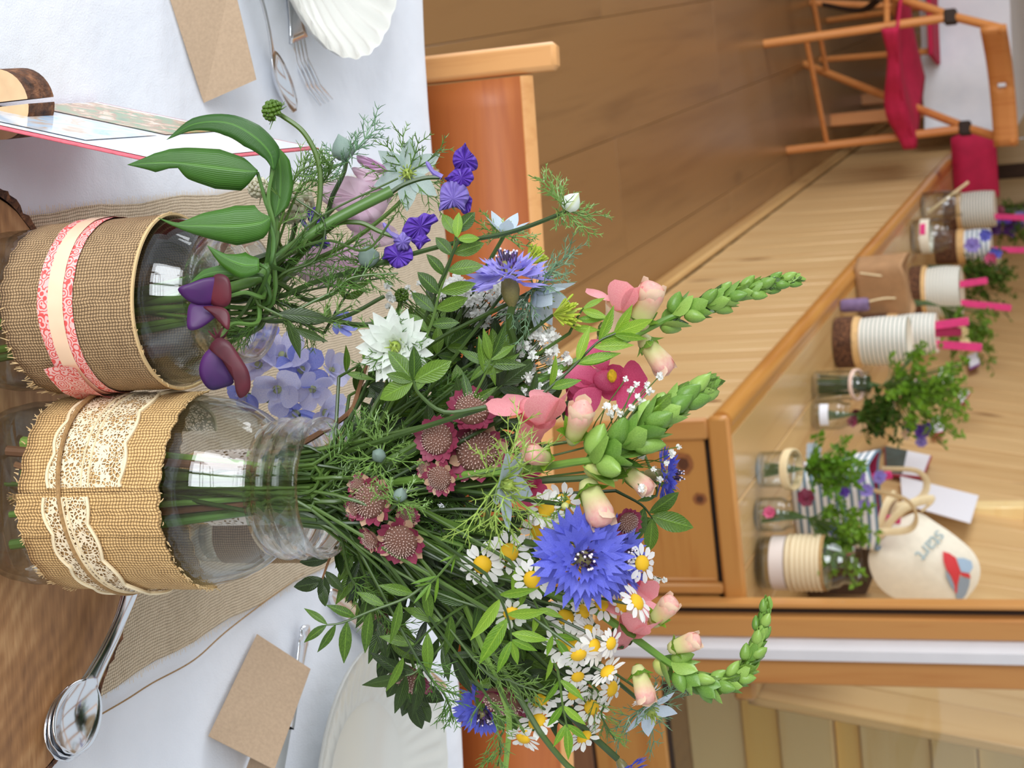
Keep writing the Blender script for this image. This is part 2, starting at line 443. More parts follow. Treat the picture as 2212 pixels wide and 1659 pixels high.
M['gyp'] = petal_mat('gypsophila_white', (240,240,234), (254,254,252), .3)
M['lark'] = petal_mat('larkspur_violet', (84,46,158), (124,86,206), .3, .5, 120)
M['lark_pale'] = petal_mat('larkspur_lilac', (132,112,196), (166,150,220), .35, .5, 120)
M['pea_dark'] = petal_mat('sweet_pea_maroon', (58,14,28), (108,32,46), .12, .5, 40)
M['pea_purple'] = petal_mat('sweet_pea_purple', (44,16,70), (84,28,100), .12, .5, 40)
M['pea_pink'] = petal_mat('sweet_pea_blush', (236,206,226), (246,232,236), .45, .55, 25)
M['pea_lilac'] = petal_mat('sweet_pea_lilac', (226,182,220), (236,206,230), .4, .55, 30)
M['delph'] = petal_mat('delphinium_blue', (186,188,230), (226,224,242), .4, .55, 40)
M['delph_deep'] = petal_mat('delphinium_deep', (112,132,214), (164,164,228), .35, .55, 40)
M['scab'] = petal_mat('scabious_cream', (222,216,186), (240,236,216), .3)

# ================================================================== the room
TH = math.radians(13.2); BO = V((0.08, 3.15, 0))
E2 = V((math.cos(TH), math.sin(TH), 0)); E1 = V((-math.sin(TH), math.cos(TH), 0))
def bl(x, y, z=0.0): return BO + E2*x + E1*y + V((0, 0, z))     # bench frame to world
BM = Matrix.Translation(BO) @ Matrix.Rotation(TH, 4, 'Z')
SEAT = 0.54

fl = thing('floor', None, None, BO, rz=TH, kind='structure')
g = MB(); g.box((-6.2, -6.5, -.06), (3.6, 9.2, -.012)); part('underfloor', g, M['joint'], fl, False, world=False)
bm1 = MB(); bm1.box((-.1518, -1.2015, -.012), (.1518, 1.2015, 0), .0008); board = sharp(bm1.mesh('floor_board', M['floor']))
for i in range(-19, 11):
    for j in range(-2, 5):
        y = j*2.405 + (1.2 if i % 2 else 0)
        if -4.9 < y < 8.0:
            link('board', board, fl, Matrix.Translation((-.287 - .305*i, y, 0)))

# ---- long bench with boarded back
be = thing('bench', 'long honey pine bench with boarded front, panelled end and reclined board back', 'bench', BO, rz=TH)
LB = 5.9; SD = 0.56
bmp = MB(); bmp.box((0, -.0465, -.225), (.018, .0465, .225), .002); plank = sharp(bmp.mesh('front_plank', M['pine']))
for i in range(61):
    link('front_plank', plank, be, Matrix.Translation((random.uniform(-.001, .001), .055 + .0965*i, .275)))
g = MB(); g.box((-.022, -.005, 0), (.0, LB, .05), .006); part('skirting', g, M['pine_h'], be, world=False)
g = MB(); g.tube([(.004, -.012, .522), (.004, LB, .522)], .021, 12); g.box((.0, -.012, .5), (.03, LB, .54)); part('front_lip', g, M['honey'], be, world=False)
for k in range(4):
    g = MB(); x0 = .03 + k*.1325; g.box((x0, -.012, .505), (x0 + .1305, LB, .54), .002); part('seat_board', g, M['pine_h'], be, world=False)
g = MB(); g.box((-.01, -.03, .498), (SD, -.012, .541), .006); part('end_rail', g, M['honey_x'], be, world=False)
g = MB(); g.box((.02, -.014, .03), (SD-.02, -.004, .485), .002); part('end_panel', g, M['honey_x'], be, world=False)
for (a, b) in ((-.005, .035), (.322, .344)):
    g = MB(); g.box((a, -.024, .0), (b, -.006, .497), .004); part('end_stile', g, M['honey_z'], be, world=False)
g = MB(); g.box((.312, -.018, .03), (.319, -.010, .485), .003); part('end_bead', g, M['honey_z'], be, world=False)
g = MB(); g.box((.02, .012, 0.0), (SD, LB, .5)); part('carcass', g, M['dark'], be, False, world=False)
rec = math.radians(10)
bmb = MB(); bmb.box((0, -.066, 0), (.02, .066, 1.05), .0025); bback = sharp(bmb.mesh('back_board', M['pine']))
for i in range(44):
    link('back_board', bback, be, Matrix.Translation((SD, .066 + .1345*i, .52)) @ Matrix.Rotation(rec, 4, 'Y'))

mk1, mk2 = plain('knot_dark', (92,52,30), .5, .2, 200), plain('knot_ring', (150,92,50), .5, .2, 200)
def knot(px, py, axis, r1, r2):
    # knots in the planks, on the end panel (axis 1) or the front (axis 0)
    nrm = E1 if axis else E2; d = ray(px, py); off = -.0155 if axis else -.0015
    p = CAM + d*(((BO + nrm*off - CAM).dot(nrm))/d.dot(nrm)); q = BM.inverted() @ p
    for k_, (f, mt, nm) in enumerate(((1.0, mk2, 'knot_ring'), (.55, mk1, 'knot'))):
        g = MB(); pts = [(q.x + (r1*f*math.cos(2*PI*i/16)*(1+.12*math.sin(i*2.3)) if axis else 0) - (0 if axis else .0004*k_), q.y + (0 if axis else r1*f*math.cos(2*PI*i/16)) - (.0004*k_ if axis else 0), q.z + r2*f*math.sin(2*PI*i/16)) for i in range(16)]
        g.add(pts, [tuple(range(16))]); part(nm, g, mt, be, False, world=False)
knot(1512, 1078, 1, .012, .014); knot(1476, 1002, 1, .022, .020); knot(1536, 866, 0, .006, .022)
# ---- partition with the glazed door at the near end of the bench
wl = thing('wall_right', None, None, BO, rz=TH, kind='structure')
g = MB(); g.box((.369, -.075, 0), (.4105, -.03, 2.4), .004); part('post', g, M['honey_z'], wl, world=False)
g = MB(); g.box((.3545, -.05, 0), (.369, -.032, 2.4)); part('shadow_gap', g, M['dark'], wl, False, world=False)
g = MB(); g.box((.3455, -.066, 0), (.3545, -.03, 2.4), .002); part('edge_bead', g, M['honey_z'], wl, world=False)
g = MB(); g.box((1.55, -.075, 0), (1.65, -.03, 2.4), .004); part('post', g, M['honey_z'], wl, world=False)
t1 = MB(); t1.grid(lambda u, v: ((.4105, -.062, 0), (.430, -.084, 0), (.452, -.080, 0))[round(u*2)] if v < .5 else ((.4105, -.062, 2.4), (.430, -.084, 2.4), (.452, -.080, 2.4))[round(u*2)], 2, 1)
t1.box((.4105, -.05, 0), (.452, -.04, 2.4))
tr = part('trim_1', t1, M['white_paint'], None, False, world=False); tr.matrix_world = BM; tr['kind'] = 'structure'
dr = thing('door_1', None, None, BO, rz=TH, kind='structure')
g = MB(); g.box((.453, -.066, .02), (.507, -.030, 2.1), .003); part('stile', g, M['honey_z'], dr, world=False)
g = MB(); g.box((1.49, -.066, .02), (1.545, -.030, 2.1), .003); part('stile', g, M['honey_z'], dr, world=False)
g = MB(); g.box((.507, -.064, .213), (1.49, -.032, .362), .003); part('bottom_rail', g, M['honey_x'], dr, world=False)
g = MB(); g.box((.507, -.064, 1.98), (1.49, -.032, 2.1), .003); part('top_rail', g, M['honey_x'], dr, world=False)
g = MB(); g.box((.507, -.055, .02), (1.49, -.036, .203), .002); part('kick_panel', g, wood('kick_wood', (150,106,74), (128,88,60), (90,60,40), axis=0, sc=.8, knots=False), dr, world=False)
g = MB(); g.box((.507, -.050, .203), (1.49, -.040, .213)); g.box((.507, -.052, .362), (1.49, -.044, .370)); part('bead', g, M['dark'], dr, False, world=False)
g = MB(); g.box((.505, -.049, .366), (1.492, -.045, 1.985)); part('pane', g, M['pane'], dr, False, world=False)
# boarded passage seen through the glass, its sunlight put into the board colours
hw = thing('wall_passage', None, None, BO, rz=TH, kind='structure')
mpale = wood('passage_board_lit', (250,226,168), (240,204,134), (170,120,70), axis=0, sc=.5, rough=.35, knots=False)
msun = wood('passage_sun_band', (255,214,124), (250,192,92), (170,120,70), axis=0, sc=.5, rough=.3, knots=False)  # gold bands painted for the patches of sun
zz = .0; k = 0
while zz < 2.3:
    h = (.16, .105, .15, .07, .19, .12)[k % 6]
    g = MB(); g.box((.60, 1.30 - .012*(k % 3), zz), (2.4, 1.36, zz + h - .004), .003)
    part('board', g, msun if k % 6 in (1, 3) else mpale, hw, world=False); zz += h; k += 1
g = MB()
# ---- wall with tall windows behind the viewer, the daylight comes through it
wb = thing('wall_front', None, None, (0, -2.5, 0), kind='structure')
g = MB()
g.box((-3.6, -2.6, 0), (3.2, -2.5, 1.05)); g.box((-3.6, -2.6, 3.05), (3.2, -2.5, 3.3))
g.box((-.3, -2.6, 1.05), (3.2, -2.5, 3.05))
part('masonry', g, M['wall'], wb, False)
for i in range(3):
    wn = thing('window_%d' % (i+1), None, None, (-3.6 + 1.1*i, -2.5, 1.05), kind='structure'); x0 = -3.6 + 1.1*i
    g = MB(); g.box((x0, -2.58, 1.05), (x0+.07, -2.52, 3.05)); g.box((x0+1.03, -2.58, 1.05), (x0+1.1, -2.52, 3.05))
    g.box((x0, -2.58, 1.05), (x0+1.1, -2.52, 1.12)); g.box((x0, -2.58, 2.98), (x0+1.1, -2.52, 3.05)); part('frame', g, M['dark'], wn, False)
    for z in (1.72, 2.36):
        g = MB(); g.box((x0+.07, -2.57, z), (x0+1.03, -2.53, z+.05)); part('glazing_bar', g, M['dark'], wn, False)
# unseen open roof: beams added as dark bars for spoon and jar reflections
rf = thing('ceiling', None, None, (0, 3, 3.2), kind='structure')
bmr = MB(); bmr.box((-.06, -6.3, -.08), (.06, 6.3, .08), .006); beam = bmr.mesh('added_roof_beam', M['honey'])
for i in range(7): link('added_roof_beam', beam, rf, Matrix.Translation((-5.2 + i*1.4, 1.0, .2)))
bmr = MB(); bmr.box((-5.4, -.05, -.1), (3.6, .05, .1), .006); purl = bmr.mesh('added_roof_purlin', M['honey_x'])
for i in range(4): link('added_roof_purlin', purl, rf, Matrix.Translation((0, -5.3 + i*3.6, .02)))
# unseen ceiling and side wall added to shade the far floor
g = MB(); g.box((-4.2, 4.9, 2.55), (3.0, 9.7, 2.62)); part('ceiling_shade_panel', g, M['wall'], rf, False)
ws = thing('wall_left_shade', None, None, (-3.4, 7.2, 0), kind='structure')
for i in range(23):
    g = MB(); y0 = 4.9 + i*.21; g.box((-3.43, y0, 0), (-3.4, y0+.205, 2.55), .003); part('board', g, M['pine'], ws)
# far wall of the room
wf = thing('wall_back', None, None, (0, 9.6, 0), kind='structure')
for i in range(26):
    g = MB(); x0 = -5.2 + i*.21; g.box((x0, 9.6, 0), (x0+.205, 9.63, 2.6), .003); part('board', g, M['pine'], wf)

# ================================================================== the table
TZ = 0.75
def tcloth():
    g = MB(); x0, x1, y0, y1 = -.95, 1.0, -.05, 1.305
    def hz(x, y): return TZ + .0012*noise.noise(V((x*7, y*7, 0))) + .0006*noise.noise(V((x*22, y*19, 3)))
    def fn(u, v):
        # top plus the drop on the far and side edges
        x = x0 - .3 + u*(x1 - x0 + .6); y = y0 + v*(y1 - y0 + .26)
        dz = 0; xx, yy = x, y + .012*noise.noise(V((x*2.2, 1, 5)))
        ey = y1 + .010*math.sin(x*5)
        if y > ey: dz += (y - ey); yy = ey + .012 + .018*math.sin(x*26)*min(1, (y-ey)*6)
        if x < x0: dz += (x0 - x); xx = x0 - .012 - .02*math.sin(y*24)*min(1, (x0-x)*6)
        if x > x1: dz += (x - x1); xx = x1 + .012 + .02*math.sin(y*24)*min(1, (x-x1)*6)
        return (xx, yy, hz(xx, yy) - dz)
    g.grid(fn, 100, 80); return g
tb = thing('table', 'wooden trestle table under the white cloth', 'table', (0, .6, 0))
g = MB(); g.box((-.93, .0, .715), (.98, 1.285, .7455), .004); part('tabletop', g, M['honey_x'], tb)
for (x, y) in ((-.85, .08), (.9, .08), (-.85, 1.2), (.9, 1.2)):
    g = MB(); g.box((x-.03, y-.03, 0), (x+.03, y+.03, .716), .004); part('leg', g, M['honey_z'], tb)
solo('tablecloth', tcloth(), M['cloth'], 'white cotton cloth over the table with the log slice and jars', 'tablecloth', (0, .6, TZ))
# runner
ra = V((-.147, 1, 0)).normalized(); rb = V((ra.y, -ra.x, 0))
rc = (V((-.104, .78, 0)) + V((.161, .809, 0)))/2
def runner():
    g = MB(); g.grid(lambda u, v: rc + rb*(.133*(2*u-1) + .0012*math.sin(v*90)) + ra*(-.75 + v*1.285 + 0) + V((0, 0, TZ + .0026 + .0008*math.sin(v*30+u*4))), 12, 60, (.266, 1.285))
    gf = MB()
    for sgn in (-1, 1):
        for i in range(330):
            p = rc + rb*(.1325*sgn) + ra*(-.10 + i*.0019) + V((0, 0, TZ + .0024)); q = p + rb*sgn*random.uniform(.0015, .0045) + ra*random.uniform(-.0008, .0008)
            d = ra*.00035; gf.add([p-d, p+d, q+d*.5, q-d*.5], [(0, 1, 2, 3)])
    return g, gf
rn = thing('table_runner', 'beige woven hessian runner with frayed edges down the white cloth', 'runner', rc + V((0, 0, TZ)))
g, gf = runner(); part('weave', g, M['runner'], rn); part('fringe', gf, plain('runner_fringe', (228,208,176), .9), rn, kind='stuff')
g = MB()
pth = crom([onz(x, y, TZ+.003) for x, y in ((655,1238),(500,1355),(420,1425),(330,1475),(275,1510),(215,1545))], 8)
g.tube(pth, .0005, 5); solo('loose_thread', g, M['twine'], 'loose pale hessian thread trailing on the white cloth', 'thread', pth[0])

# log slice
LC = V((.046, .653, TZ + .003)); LZ = .772
def lr(an):
    return .160 + .006*noise.noise(V((math.cos(an)*2, math.sin(an)*2, 1))) + .0028*noise.noise(V((math.cos(an)*9, math.sin(an)*9, 4)))
ls = thing('log_slice', 'round wooden log slice with bark edge under the two wrapped jars', 'log slice', LC)
g = MB(); n = 120
vs = [LC + V((0, 0, LZ - LC.z))]; 
for rr in (.33, .66, .965):
    for k in range(n):
        a = 2*PI*k/n; vs.append(LC + V((math.cos(a), math.sin(a), 0))*lr(a)*rr + V((0, 0, LZ - LC.z)))
for k in range(n):
    a = 2*PI*k/n; vs.append(LC + V((math.cos(a), math.sin(a), 0))*lr(a)*.965)
fs = [(0, 1+k, 1+(k+1) % n) for k in range(n)]
for r_ in range(3):
    for k in range(n): fs.append((1+r_*n+k, 1+(r_+1)*n+k, 1+(r_+1)*n+(k+1) % n, 1+r_*n+(k+1) % n))
g.add(vs, fs); part('wood', g, M['slice'], ls)
g = MB()
def bk(u, v):
    a = 2*PI*u; base = lr(a); rr = (.966, .985, 1.0, 1.01, 1.0, .97)[round(v*5)]; z = (.0202, .0212, .0175, .010, .003, .0)[round(v*5)]
    j = 1 + .022*noise.noise(V((math.cos(a)*22, math.sin(a)*22, z*220))) + .012*noise.noise(V((math.cos(a)*60, math.sin(a)*60, z*300)))
    return LC + V((math.cos(a), math.sin(a), 0))*base*rr*(j if v > .1 else 1) + V((0, 0, max(0, z - .001*math.sin(a*17))))
g.grid(bk, 240, 5, closeu=True); part('bark', g, M['bark'], ls)

# ================================================================== the two wrapped jars
def jar(name, label, c, prof, th, group=None, neck=None):
    """prof: outer (r, z) from the base centre to the lip; wall th"""
    j = thing(name, label, 'jar', c, group)
    inner = [(max(.0005, r - th), max(z, .006)) for (r, z) in prof if z > .0045]
    lip = [(prof[-1][0] - th*.5, prof[-1][1] + .0009)]
    full = [(.0004, .0012)] + prof[1:] + lip + inner[::-1] + [(.0004, .006)]
    g = MB(); g.lathe(full, 72, Matrix.Translation(c)); zn = c.z + (neck if neck else 99)
    g.mi = [1 if sum(g.v[i].z for i in f)/len(f) > zn else 0 for f in g.f]
    o = part('glass', g, [M['glass'], M['glass_neck']], j, ang=180)
    return j
JB = V((.0440, .700, LZ + .0005)); JA = V((-.0447, .690, LZ + .0005))
rB, rA = .0447, .0388
pB = [(.0, .0012), (.026, .0012), (.032, .0), (.0385, .0025), (.0428, .009), (rB, .020), (rB, .060), (rB, .112), (.0440, .120), (.0418, .130), (.0370, .140), (.0332, .1455), (.0312, .150)]
for z, r in ((.1525, .0308), (.1545, .0325), (.1565, .0330), (.1585, .0318), (.1605, .0310), (.1625, .0325), (.1645, .0330), (.1665, .0316), (.1690, .0312), (.1720, .0318), (.1745, .0326), (.1765, .0322)): pB.append((r, z))
jb = jar('glass_jar', 'tall clear screw-neck glass jar wrapped in golden burlap and cream lace', JB, pB, .0026, neck=.149)
pA = [(.0, .0012), (.022, .0012), (.027, .0), (.0335, .0025), (.0372, .009), (rA, .018), (rA, .06), (rA, .106), (.0380, .114), (.0352, .121), (.0318, .1255), (.0303, .129), (.0306, .1315), (.0315, .1335), (.0306, .1355), (.0300, .1385), (.0306, .1415), (.0300, .1450)]
ja = jar('glass_jar', 'shorter clear glass jar wrapped in grey burlap with a pink patterned ribbon', JA, pA, .0024, neck=.1275)

def band(c, r, z0, z1, a0=0.0, a1=2*PI, n=96, m=8, e0=None, e1=None, tilt=0.0, ta=0.0, flare=0.0):
    g = MB()
    def fn(u, v):
        a = a0 + (a1-a0)*u; lo = z0 + (e0(a) if e0 else 0); hi = z1 + (e1(a) if e1 else 0)
        z = lo + (hi-lo)*v + tilt*math.cos(a-ta)*r
        rr = r + .0004*noise.noise(V((a*6, z*90, 2))) + flare*(2*v-1)**2
        return c + V((rr*math.cos(a), rr*math.sin(a), z))
    g.grid(fn, n, m, (r*(a1-a0), z1-z0)); return g
M['frayed'] = plain('frayed_jute', (206,176,128), .9)
def frays(g, c, r, z, a0, a1, cnt, up, ln=.004):
    for i in range(cnt):
        a = random.uniform(a0, a1); p = c + V((r*math.cos(a), r*math.sin(a), z)); a2 = a + random.uniform(-.06, .06); rr = r + random.uniform(0, .002)
        q = c + V((rr*math.cos(a2), rr*math.sin(a2), z + up*random.uniform(.3, 1)*ln)); g.tube([p, (p+q)/2 + V((0, 0, .0003)), q], [.0003, .00028, .0002], 4, mi=0)
# lace jar wrap
SEAM = math.radians(-92)
g = band(JB, rB+.0009, .0405, .1165, SEAM, SEAM+2*PI, e0=lambda a: .0012*math.sin(a*3+1)+.0006*math.sin(a*23), e1=lambda a: .0012*math.sin(a*2)+.0007*math.sin(a*31)-.046*max(0, math.sin(a)), m=10)
wB = part('burlap_wrap', g, M['burlap'], jb); solidify(wB, .0009, 1)
g = MB(); frays(g, JB, rB+.0014, .0405, -PI, 0, 60, -1, .0025); frays(g, JB, rB+.0014, .1165, -PI, 0, 60, 1, .0022); part('frayed_threads', g, M['frayed'], jb, kind='stuff')
g = band(JB, rB+.0024, .041, .116, SEAM-.02, SEAM+.42, e0=lambda a: -.001+.0008*math.sin(a*40), e1=lambda a: .0006*math.sin(a*35), n=30, flare=.0004)
frays(g, JB, rB+.0026, .041, SEAM-.02, SEAM+.06, 14, -1, .005); part('burlap_overlap', g, M['burlap'], jb)
def scal(ph, amp=.0023): return lambda a: amp*abs(math.sin(a*8+ph)) - amp*.6
def lace_strip(nm, a0, a1, z0, z1, r, t=0.0, dz=0.0):
    f0 = scal(.4); f1 = scal(1.2)
    dd = lambda a: dz*(a-a0)/(a1-a0)
    g = band(JB, r, z0, z1, a0, a1, n=120, m=4, e0=lambda a: -f0(a)+dd(a), e1=lambda a: f1(a)+dd(a))
    o = part(nm, g, M['lace'], jb)
    for (zz_, ff, sg) in ((z0, f0, -1), (z1, f1, 1)):
        g = MB(); pts = []
        for i in range(121):
            a = a0 + (a1-a0)*i/120; pts.append(JB + V(((r+.0003)*math.cos(a), (r+.0003)*math.sin(a), zz_ + sg*ff(a) + dd(a))))
        g.tube(pts, .00095, 5); part('lace_edging', g, M['cream'], o)
    for zz_ in ((z0*.55+z1*.45), (z0*.45+z1*.55)):
        g = MB(); g.tube([JB + V(((r+.0002)*math.cos(a0+(a1-a0)*i/80), (r+.0002)*math.sin(a0+(a1-a0)*i/80), zz_ + dz*i/80)) for i in range(81)], .0005, 4); part('lace_cord', g, M['cream'], o)
lace_strip('lace_band', math.radians(-235), math.radians(-96), .0580, .0975, rB+.0022, 0)
lace_strip('lace_end', math.radians(-91), math.radians(40), .0560, .0790, rB+.0034, 0, .010)
g = MB(); g.tube([JB + V(((rB+.0040)*math.cos(a), (rB+.0040)*math.sin(a), .0665 + .0045*math.cos(a-.3))) for a in [2*PI*i/120 for i in range(121)]], .0011, 6); part('twine', g, M['twine'], jb)
# ribbon jar wrap
g = band(JA, rA+.0009, .040, .1085, 0, 2*PI, e0=lambda a: .0016*math.sin(a*2+1.5)+.0008*math.sin(a*29), e1=lambda a: .0012*math.sin(a*2-.5)+.0006*math.sin(a*37), m=10)
wA = part('burlap_wrap', g, M['burlap_grey'], ja); solidify(wA, .0009, 1)
g = MB(); frays(g, JA, rA+.0014, .041, -PI*.5, .5, 60, -1, .006); frays(g, JA, rA+.0014, .1085, -PI, 0, 30, 1, .0015); part('frayed_threads', g, M['frayed'], ja, kind='stuff')
g = MB(); g.tube([JA + V(((rA+.0018)*math.cos(a), (rA+.0018)*math.sin(a), .1088 + .0012*math.sin(a*2-.5))) for a in [2*PI*i/120 for i in range(121)]], .0009, 5); part('selvedge', g, M['frayed'], ja)
g = band(JA, rA+.0026, .0600, .0785, tilt=-.03, ta=0, e0=lambda a: .0004*math.sin(a*5)); rb_ = part('printed_ribbon', g, M['ribbon'], ja)
g = band(JA, rA+.0031, .0655, .0735, tilt=-.03, ta=0); part('satin_ribbon', g, M['satin'], ja)
g = band(JA, rA+.0036, .0570, .0745, math.radians(-48), math.radians(2), n=20, tilt=-.06, ta=0, flare=.0014); part('ribbon_tail', g, M['ribbon'], ja)

# ================================================================== cards, cutlery, china
def tent(label, a, b, c, d, h):
    """a-b near edge on the cloth, c-d the ridge above it (pixels)"""
    A = onz(*a, TZ+.002); B = onz(*b, TZ+.002); Cc = onz(*c, TZ+.002+h); D = onz(*d, TZ+.002+h)
    nrm = (D-A); back = V((nrm.x, nrm.y, 0))*.45
    A2 = D + back; A2.z = TZ+.002; B2 = Cc + back; B2.z = TZ+.002
    g = MB(); g.add([A, B, Cc, D], [(0, 1, 2, 3)]); g.add([D, Cc, B2, A2], [(0, 1, 2, 3)])
    o = solo('place_card', g, M['kraft'], label, 'card', (A+B)/2, smooth=False); solidify(o, .0007)
tent('folded brown kraft place card beside the ornate knife handle', (450,1590), (555,1370), (670,1445), (592,1662), .030)
tent('folded brown kraft place card beside the silver spoon and fluted bowl', (440,222), (358,-30), (500,-50), (553,172), .026)

def spoon_mesh(L=.19, bw=.0185, bl_=.062, ornate=True):
    g = MB(); prof = []
    def fn(u, v):
        # v along, u across
        x = v*L; t = u*2-1
        if x < bl_:
            q = x/bl_; hw = bw*math.sqrt(max(0, 1-(2*q-1)**2))*(.86+.14*(1-q)) + .0004
            z = -.0085*(1-t*t)*math.sin(PI*min(1, max(0, q)))+.0015
        else:
            q = (x-bl_)/(L-bl_); hw = .0034 + .0022*math.exp(-q*9) + .0055*max(0, (q-.45)/.55)**1.3; hw *= math.sqrt(max(.02, 1-max(0, (q-.93)/.072)**2))
            z = .0015 + .012*math.sin(PI*min(1, q*1.0))*.8 + .0008*(1-t*t)
        return (x, t*hw, z)
    g.grid(fn, 8, 60); return g
SPM = spoon_mesh().mesh('spoon', M['silver'])
def spoon(label, tip, tail, z0, z1, roll=0.0, scale=None, flip=False, group=None):
    a = onz(*tip, z0); b = onz(*tail, z1); d = b-a; L = d.length; k = L/.19
    Mx = frame_x(a, d, V((0, 0, 1)), (k, k if not scale else scale, k)) @ Matrix.Rotation(roll, 4, 'X')
    o = link('spoon', SPM); o.matrix_world = Mx; solidify(o, .0012); tag(o, label, 'spoon', group); return o
spoon('silver spoon lying on the cloth between the kraft card and fluted bowl', (637,240), (470,-170), TZ+.008, TZ+.006, .15)
for i, (z, dx, dy) in enumerate(((.0045, 0, 4), (.0078, 9, -4), (.0112, 20, -10))):
    spoon(('lowest of the stacked silver dessert spoons on the log slice', 'middle of the stacked silver dessert spoons on the log slice', 'topmost of the stacked silver dessert spoons on the log slice')[i],
          (118+dx, 1636+dy), (300+dx*.6, 1190+dy), LZ+z+.003, LZ+z+.001, -.35, .82)
# fork beside the bowl
fk = thing('fork', 'silver fork with tines showing beside the fluted bowl', 'fork', onz(700, 190, TZ+.003))
a = onz(706, 222, TZ+.012); b = onz(640, 20, TZ+.003); d = (b-a).normalized(); sd = V((d.y, -d.x, 0))
for k in range(4):
    g = MB(); o_ = sd*(k-1.5)*.0058
    g.tube([a+o_*1.15, a+o_+d*.012+V((0, 0, -.006)), a+o_+d*.032+V((0, 0, -.009)), a+o_*.95+d*.048+V((0, 0, -.006))], [.0006, .0011, .0013, .0013], 6, flat=.6); part('tine', g, M['silver'], fk)
g = MB(); g.grid(lambda u, v: a + d*(.046+v*.14) + sd*(2*u-1)*(.0105*(1-v)**6+.0035+.004*v*v) + V((0, 0, -.006+.012*math.sin(v*PI)*.7)), 6, 24); o = part('handle', g, M['silver'], fk); solidify(o, .0016)
# knife handle by the right card and knife near the plate
kn = thing('knife', 'silver table knife with ornate handle behind the kraft card', 'knife', onz(640, 1450, TZ+.003))
a = onz(655, 1350, TZ+.004); b = onz(585, 1760, TZ+.004); d = (b-a).normalized(); sd = V((d.y, -d.x, 0)); L = (b-a).length
g = MB(); g.grid(lambda u, v: a + d*(L*.55*v) + sd*math.cos(u*2*PI)*(.0042+.0022*math.cos(v*PI)**2+.0012*math.sin(v*40)*(v < .2))*math.sqrt(min(1, v*14+.02)) + V((0, 0, .0022+.0026*math.sin(u*2*PI))), 14, 40, closeu=True); part('handle', g, M['silver'], kn)
g = MB(); g.box((L*.53, -.006, .001), (L*1.1, .007, .0024), .0008, Matrix(((d.x, sd.x, 0, a.x), (d.y, sd.y, 0, a.y), (0, 0, 1, TZ+.003), (0, 0, 0, 1)))); part('blade', g, M['silver'], kn)
kb = thing('knife', 'broad silver knife blade lying beside the white rimmed plate', 'knife', onz(760, 1330, TZ+.003))
a = onz(706, 1280, TZ+.003); b = onz(845, 1402, TZ+.003); d = (b-a).normalized(); sd = V((d.y, -d.x, 0)); L = (b-a).length
g = MB(); g.grid(lambda u, v: a + d*L*v + sd*((2*u-1)*.0095*math.sqrt(min(1, v*6+.03))) + V((0, 0, .0012+.0006*(1-(2*u-1)**2))), 4, 24); o = part('blade', g, M['silver'], kb); solidify(o, .0012)
g = MB(); g.tube([a+d*L*.98+V((0, 0, .003)), a+d*(L+.05)+V((0, 0, .005)), a+d*(L+.09)+V((0, 0, .004))], [.004, .0055, .006], 10); part('handle', g, M['silver'], kb)

def plate(name, label, c, R, depth, flutes, amp, well):
    pl = thing(name, label, name, c)
    prof = [(.0005, .004), (well*.98, .004), (well, .0045), (well+.006, .008), (R*.78, depth*.62), (R*.92, depth*.92), (R, depth), (R+.0012, depth+.0012), (R, depth-.0022), (R*.9, depth*.92-.004), (R*.75, depth*.6-.004), (well+.004, .002), (well*.8, 0), (.0005, 0)]
    def wob(an, z):
        return 1 + amp*math.cos(an*flutes)*max(0, min(1, (z-.006)/(depth*.6)))
    g = MB(); g.lathe(prof, flutes*8, Matrix.Translation(c), wob)
    for v_ in g.v:
        q = v_ - c; r_ = q.xy.length; wgt = max(0, min(1, (r_-well)/(R*.25)))*max(0, min(1, (R*1.005-r_)/(R*.06)+.25)); v_.z += amp*.28*wgt*math.cos(math.atan2(q.y, q.x)*flutes)
    part('body', g, M['china'], pl, ang=70)
plate('bowl', 'white fluted china bowl on the cloth beside the silver fork', V((-.335, 1.062, TZ+.002)), .104, .034, 30, .007, .045)
plate('plate', 'white rimmed china plate on the cloth beside the knife blade', V((.288, 1.118, TZ+.002)), .107, .020, 40, .0022, .062)

# photo card standing in a slotted half log
hc = onz(-2, 226, TZ+.0185); axd = (onz(204, 223, TZ) - onz(-174, 254, TZ)).normalized(); ayd = V((axd.y, -axd.x, 0))
ch = thing('card_holder', 'small slotted log gripping the photo card on the white cloth', 'card holder', V((hc.x, hc.y, TZ+.002)))
for sg in (-1, 1):
    pts = [(sg*.0012, -.0165)] + [(sg*math.cos(t_)*.0175, math.sin(t_)*.0175) for t_ in [-1.35 + 2.8*i/14 for i in range(15)]] + [(sg*.0012, .0173)]
    n = len(pts); vs = [hc + ayd*q[0] + V((0, 0, q[1])) + axd*(.022*k_) for k_ in (0, 1) for q in pts]
    g = MB(); g.add(vs[:n], [tuple(range(n))]); part('cut_face', g, M['sapwood'], ch, False)
    g = MB(); g.add(vs, [(i, i+n, (i+1) % n+n, (i+1) % n) for i in range(n)] + [tuple(range(2*n-1, n-1, -1))]); part('bark', g, M['bark'], ch, False)
P1 = onz(204, 223, TZ+.002); P4 = onz(-174, 236, TZ+.002)
def ony_col(x, y, q):   # point on the pixel's ray above the ground point q
    d = ray(x, y); t = ((q-CAM).xy.length)/d.xy.length; return CAM + d*t
T2 = ony_col(714, 320, P1); T3 = ony_col(366, 353, P4)
hgt = .135
up = V((T2.x-P1.x, T2.y-P1.y, hgt)).normalized()
pc = thing('photo_card', 'upright printed photo card with red backing standing on the cloth', 'card', (P1+P4)/2)
def cardpt(u, v, off=0.0):
    nn = (P1-P4).cross(up).normalized()
    return P4 + (P1-P4)*u + up*hgt*v + nn*off
sgn = 1 if (P1-P4).cross(up).dot(CAM-P1) > 0 else -1
